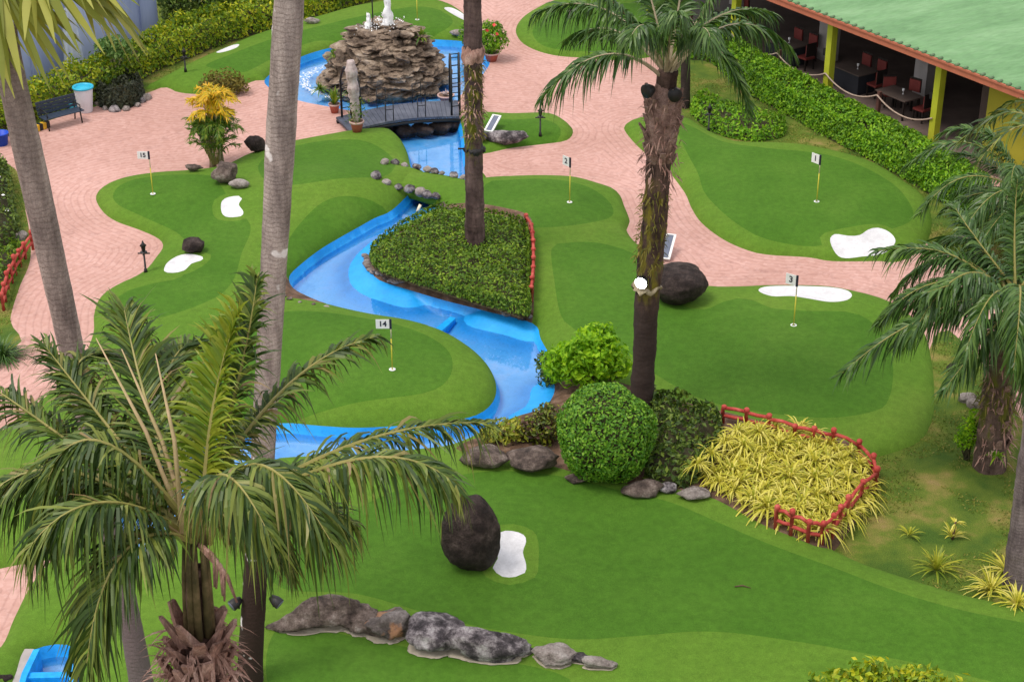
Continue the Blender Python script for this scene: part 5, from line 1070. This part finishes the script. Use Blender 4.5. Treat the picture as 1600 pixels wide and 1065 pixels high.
redfence([(1366,768),(1345,788),(1322,812),(1300,838),(1284,850),(1262,846),(1235,836),(1212,826)], 'low red fence across the front corner of the yellow plant bed', .58, 4)
redfence([(52,390),(40,405),(25,430),(14,455),(6,485)], 'low red fence along the planting at the left edge', .55, 5)
# ---------- bench, bin, kerb
d = G(127, 187)-G(66, 203); rz = math.atan2(d[1], d[0]); c = (G(127, 187)+G(66, 203))/2; L = np.linalg.norm(d); t = thing('bench', 'dark blue slatted park bench against the hedge at upper left', 'bench', c, None, rz)
for nm, ps in (('seat', [(-.05-.11*k, .43) for k in range(4)]), ('backrest', None)):
    m = MB()
    for k in range(4):
        if ps: m.box((0, .10-.12*k, .43), (L, .10, .035))
        else: m.box((0, .19+.03*k, .52+.11*k), (L, .03, .095))
    m.build(nm, M['bench'], t)
for x in (-L*.42, L*.42):
    m = MB(); m.tube([(x, .22, 0), (x, .15, .42), (x, .3, .9)], .025, 6); m.tube([(x, -.3, 0), (x, -.22, .42), (x, .12, .41)], .025, 6); m.build('leg', M['black'], t)
    m = MB(); m.tube([(x, .2, .65), (x, -.25, .64), (x, -.26, .42)], .022, 6); m.build('armrest', M['black'], t)
c = G(134, 174); t = thing('litter_bin', 'white tapered litter bin with a cyan rim beside the bench', 'litter bin', c); m = MB(); m.lathe((0, 0, 0), [(.24, 0), (.25, .02), (.33, .84), (.33, .86)], 22); m.build('body', M['bin_white'], t)
m = MB(); m.lathe((0, 0, .86), [(.33, 0), (.37, .01), (.37, .07), (.30, .07), (.29, .0), (.28, -.12)], 22); m.build('rim', M['cyan'], t); m = MB(); m.lathe((0, 0, .86), [(.29, 0), (.28, .02), (.05, .05)], 18); m.build('liner', M['cyan'], t)
c = G(113, 176); t = thing('bucket', 'small cyan bucket between the bench and the white bin', 'bucket', c+[0, .25, 0]); m = MB(); m.lathe((0, 0, 0), [(.13, 0), (.17, .3), (.16, .3), (.12, .03)], 16); m.build('body', M['cyan'], t); m = MB(); m.tube([(-.17, 0, .3), (-.1, 0, .45), (.1, 0, .45), (.17, 0, .3)], .008, 5); m.build('handle', M['white'], t)
d = G(76, 198)-G(44, 210); rz = math.atan2(d[1], d[0]); t = thing('kerb_stop', 'yellow and black striped kerb block left of the bench', 'kerb block', (G(76, 198)+G(44, 210))/2, None, rz); L = np.linalg.norm(d); m = MB()
for k in range(6): m.box((-L/2+(k+.5)*L/6, 0, .11), (L/6, .18, .22), m=k % 2)
m.build('stripes', [M['yellow'], M['lamp_black']], t)
c = G(2, 226); t = thing('blue_tub', 'royal blue tub cut by the left edge', 'tub', c); m = MB(); m.lathe((0, 0, 0), [(.22, 0), (.28, .4), (.30, .4), (.30, .43), (.25, .43), (.2, .05)], 18); m.build('body', M['royal_blue'], t)
# ---------- blue basin at the stream end and small weir
def slab(px, z0, z1, mat, name, label, cat):
    o_ = np.array([G(x, y, z1)[:2] for x, y in px]); n = len(o_); V = np.concatenate([np.c_[o_, np.full(n, z0)], np.c_[o_, np.full(n, z1)]]); Fc = [tuple(range(n-1, -1, -1)), tuple(n+i for i in range(n))]+[(i, (i+1) % n, n+(i+1) % n, n+i) for i in range(n)]
    return tag(mk(name, V, Fc, mat), label, cat)
slab([(-40,1012),(53,1013),(34,1050),(28,1075),(10,1140),(-40,1140)], -.3, .10, M['concrete'], 'concrete_slab', 'pale concrete slab at the bottom left corner beside the blue basin', 'concrete slab')
slab([(52,1014),(62,1013),(42,1055),(30,1100),(20,1100),(34,1050)], -.3, .18, M['basin'], 'basin_wall', 'left painted wall of the blue basin at the bottom left', 'basin wall')
slab([(36,1050),(122,1048),(121,1057),(33,1059)], -.4, .12, M['basin'], 'basin_wall', 'cross wall of the blue basin at the bottom left', 'basin wall')
slab([(108,1014),(120,1013),(114,1100),(106,1100)], -.4, .12, M['basin'], 'basin_wall', 'right painted wall of the blue basin at the bottom left', 'basin wall')
slab([(670,521),(682,524),(712,497),(704,494)], -.5, -.16, M['basin'], 'weir', 'low blue weir across the middle of the stream', 'weir')
V, Fc = rockmesh(77, .22, .2, .15); o = mk('rock', V, Fc, M['rock_dark'], None, True); o.location = G(4, 1062, .1); tag(o, 'dark stone on the concrete slab at the bottom left corner', 'rock')
# yellow pipe spout by the turf bridge
c = G(652, 331, -.1); t = thing('spout', 'short pale yellow pipe at the mouth of the turf bridge', 'pipe'); t.location = c; m = MB(); m.tube([c, c+[.1, .1, .2]], .05, 8); m.build('pipe', M['cream_pole'], t, True)
# ---------- wall at upper left
a, b_ = G(-60, 196), G(262, 58); a[2] = b_[2] = 0; d = unit(b_-a); nrm = np.array([-d[1], d[0], 0]); t = thing('boundary_wall', 'grey blue wall behind the hedge at upper left', 'wall', a+nrm*.4); L = np.linalg.norm(b_-a); m = MB()
m.bar(a+nrm*.5+[0, 0, 2], b_+nrm*.5+[0, 0, 2], .2, 4); m.build('panel', M['wall_blue'], t, True); k = 0
while k*2.0 < L: m = MB(); q = a+nrm*.385+d*k*2.0; m.bar(q, q+[0, 0, 4.0], .12, .025, up=(d[0], d[1], 0)); m.build('seam_strip', M['wall_blue'], t, True); k += 1
q = G(118, 122); q = q+nrm*.0; t = thing('white_cloth', 'white cloth hanging beside the hedge before the grey blue wall', 'cloth', q); m = MB(); V = []
for i in range(13):
    for j in range(7): x = (i/12-.5)*(.55+.5*(1-j/6)); V.append(q+d*x+nrm*(.06*math.sin(i*1.9))+[0, 0, .4+j*.38])
m.add(V, [(i*7+j, (i+1)*7+j, (i+1)*7+j+1, i*7+j+1) for i in range(12) for j in range(6)], 0, True); m.build('drape', M['cloth_white'], t, True)
M['roof_edge'] = plain('roof_tile_end', (.10, .17, .085), .6)
# ---------- pavilion
q2, q3 = G(1303, 26, 3.05)*[1,1,0], G(1473, 91, 3.05)*[1,1,0]; e = unit((q3-q2)); sp = np.linalg.norm(q3-q2); nn = np.array([-e[1], e[0], 0.]); O = q2
def PV(a, b, z): return O+e*a+nn*b+np.array([0, 0, z])
pv = thing('pavilion', 'open restaurant pavilion with a pale green roof, red eave and yellow green posts', 'pavilion', PV(0, 3, 0))
EZ, SL, DEP = 3.0, .20, 9.0
A0, A1 = -3.2*sp, 3.4*sp
m = MB(); m.add([PV(A0, -.25, .0), PV(A1, -.25, .0), PV(A1, DEP, .0), PV(A0, DEP, .0), PV(A0, -.25, .16), PV(A1, -.25, .16), PV(A1, DEP, .16), PV(A0, DEP, .16)], [(4, 5, 6, 7), (0, 1, 5, 4), (1, 2, 6, 5), (3, 0, 4, 7)]); m.build('floor', M['floor_brown'], pv, True)
for k in (-2, -1, 0, 1):
    m = MB(); c = PV(k*sp, 0, 0); m.box(c+[0, 0, 1.55], (.26, .26, 3.1), axes=(e, nn, np.array([0, 0, 1.]))); p_ = m.build('post', M['post_green'], pv, True)
    m = MB(); m.box(PV(k*sp-.22, -.02, 1.7), (.16, .14, .24), axes=(e, nn, np.array([0, 0, 1.]))); mk('speaker', np.concatenate(m.V), m.F, M['black'], pv, world=True)
# roof: pressed sheets with crests running down the slope
na = int((A1-A0)/.075); aa = np.linspace(A0, A1, na+1); bb = np.linspace(-.55, DEP, 28); V = []
for j, b in enumerate(bb):
    for i, a in enumerate(aa): V.append(PV(a, b, EZ+.24+(b+.55)*SL+.012*max(0, math.cos(2*np.pi*a/.37))+.014*((j % 2))))
nA = na+1; Fc = [(j*nA+i, j*nA+i+1, (j+1)*nA+i+1, (j+1)*nA+i) for j in range(27) for i in range(na)]; mk('roof', V, Fc, M['roof'], pv, False, None, True)
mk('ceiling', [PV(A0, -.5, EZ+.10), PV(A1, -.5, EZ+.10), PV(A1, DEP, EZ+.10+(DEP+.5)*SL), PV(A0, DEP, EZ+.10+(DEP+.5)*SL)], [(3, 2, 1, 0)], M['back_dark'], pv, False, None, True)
m = MB(); m.box(PV((A0+A1)/2, -.56, EZ+.10), (A1-A0, .05, .26), axes=(e, nn, np.array([0, 0, 1.]))); m.build('fascia', M['fascia'], pv, True)
m = MB(); m.box(PV((A0+A1)/2, -.60, EZ+.205), (A1-A0, .05, .07), axes=(e, nn, np.array([0, 0, 1.]))); m.build('gutter', M['fascia'], pv, True)
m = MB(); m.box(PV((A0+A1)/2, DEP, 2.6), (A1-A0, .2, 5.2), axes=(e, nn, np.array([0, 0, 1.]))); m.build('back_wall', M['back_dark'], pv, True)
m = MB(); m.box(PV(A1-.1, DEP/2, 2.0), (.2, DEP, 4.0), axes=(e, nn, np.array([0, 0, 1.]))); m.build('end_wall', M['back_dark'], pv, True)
m = MB(); k = 0
while A0+k*.37 < A1: q = PV(A0+k*.37, -.53, EZ+.26); m.tube([q-nn*.09, q+nn*.06+[0, 0, .0]], .06, 8); k += 1
m.build('tile_ends', M['roof_edge'], pv, True)
# far slope of the roof
mk('roof_far_slope', [PV(A0, DEP, EZ+.24+(DEP+.55)*SL), PV(A1, DEP, EZ+.24+(DEP+.55)*SL), PV(A1, DEP+6, EZ), PV(A0, DEP+6, EZ)], [(0, 1, 2, 3)], M['roof'], pv, False, None, True)
for a, b in ((-.55*sp, 2.6), (.35*sp, 2.9), (-1.6*sp, 2.8)):
    m = MB(); m.box(PV(a, b, 1.9), (.62, .5, 3.5), axes=(e, nn, np.array([0, 0, 1.]))); m.build('pillar', M['concrete'], pv, True)
m = MB(); m.box(PV(1.33*sp, .55, 1.6), (.5, .3, 3.0), axes=(e, nn, np.array([0, 0, 1.]))); m.build('dark_pillar', M['back_dark'], pv, True)
m = MB(); m.box(PV(2.38*sp, .25, 1.44), (2.0*sp, .2, 2.84), axes=(e, nn, np.array([0, 0, 1.]))); m.build('mustard_wall', M['wall_yellow'], pv, True)
m = MB(); m.box(PV(2.38*sp, .25, 2.89), (2.0*sp, .3, .06), axes=(e, nn, np.array([0, 0, 1.]))); m.build('wall_cap', M['concrete'], pv, True)
# rope barrier between the posts
rp = thing('rope_barrier', 'brown rope barrier on short posts along the terrace edge', 'rope barrier', PV(0, -.1, 0)); stops = [(-2, 1), (-1.5, 0), (-1, 1), (-.5, 0), (0, 1), (.5, 0), (1, 1)]
for k, big in stops:
    if not big: m = MB(); m.box(PV(k*sp, -.05, .55), (.12, .12, 1.1), axes=(e, nn, np.array([0, 0, 1.]))); m.build('post', M['rope_post'], rp, True)
for (k0, _), (k1, _) in zip(stops[:-1], stops[1:]):
    f = np.linspace(0, 1, 13); m = MB(); m.tube([PV((k0*(1-x)+k1*x)*sp, -.17, 1.0-.36*(1-(2*x-1)**2)) for x in f], .028, 6); m.build('rope', M['rope'], rp, True)
# tables and chairs
def table(a, b, label, rz=0, cloth=True):
    c = PV(a, b, .16); t = thing('dining_table', label, 'dining table', c, 'dark clothed tables on the terrace', math.atan2(e[1], e[0])+rz); m = MB(); m.box((0, 0, .74), (1.45, .9, .04)); m.build('tabletop', M['table_top'], t)
    if cloth: m = MB(); m.box((0, 0, .36), (1.36, .82, .70), taper=.98); m.build('tablecloth', M['cloth_dark'], t)
    else:
        for x in (-.6, .6):
            for y in (-.35, .35): m = MB(); m.bar((x, y, 0), (x, y, .72), .06, .06, up=(0, 1, 0)); m.build('leg', M['chair_frame'], t)
    gl = thing('glass', 'small white glass on '+label.split(' ', 1)[0]+' table by the terrace edge' if False else label.replace('dark clothed table', 'clear glass standing on the table').replace('bare wooden table', 'clear glass standing on the wooden table'), 'glass', c+[.1, -.1, .76]); m = MB(); m.lathe((0, 0, 0), [(.04, 0), (.01, .02), (.01, .09), (.04, .12), (.045, .2), (.04, .2)], 10); m.build('bowl', M['white'], gl)
    return t
protoc = None
def chair(a, b, rz, label):
    global protoc
    loc = PV(a, b, .16); r = math.atan2(e[1], e[0])+rz
    if protoc is None:
        t = thing('dining_chair', label, 'chair', loc, 'red backed chairs on the terrace', r); m = MB(); m.box((0, 0, .45), (.46, .46, .07)); m.build('seat', M['chair_red'], t); m = MB(); m.box((0, .22, .78), (.44, .06, .42)); m.build('backrest', M['chair_red'], t)
        m = MB(); m.box((0, .255, .80), (.48, .02, .50)); m.build('back_frame', M['chair_frame'], t)
        for x in (-.2, .2):
            for y in (-.2, .2): m = MB(); m.bar((x, y, 0), (x, y, .42), .05, .05, up=(0, 1, 0)); m.build('leg', M['chair_frame'], t)
        protoc = t
    else: dup(protoc, loc, r, label)
def atpx(px, py): w_ = G(px, py, .16)-O; return float(w_@e), float(w_@nn)
for (px, py, lb, cl), chs in ((((1226,98),'dark clothed table left of the middle post',True), None) and ((1226,96,'dark clothed table left of the middle post',True), ((-.42,.75,0,'left of two red backed chairs behind the table left of the middle post'),(.42,.75,0,'right of two red backed chairs behind the table left of the middle post'),(1.05,.1,-1.57,'red backed chair at the right end of the table left of the middle post'))),
   ((1332,138,'dark clothed table right of the middle post',True), ((-.4,.75,0,'red backed chair behind the table, hidden by the middle post'),(.4,.75,0,'red backed chair behind the table right of the middle post'),(1.05,.1,-1.57,'red backed chair at the right end of the table right of the middle post'))),
   ((1402,178,'bare wooden table nearest the right post',False), ((-.75,.3,1.0,'red backed chair at the left of the bare wooden table'),(-.2,.75,.2,'red backed chair behind the bare wooden table'),(.95,.2,-1.5,'dark chair at the right of the bare wooden table'))),
   ((1140,45,'dark clothed table farthest left, partly hidden by palm fronds',True), ((-.3,.75,0,'red backed chair behind the farthest left table'),(1.0,.1,-1.57,'red backed chair at the right end of the farthest left table')))):
    a, b = atpx(px, py); table(a, b, lb, 0, cl)
    for da, db, r_, l2 in chs: chair(a+da, b+db, r_, l2)
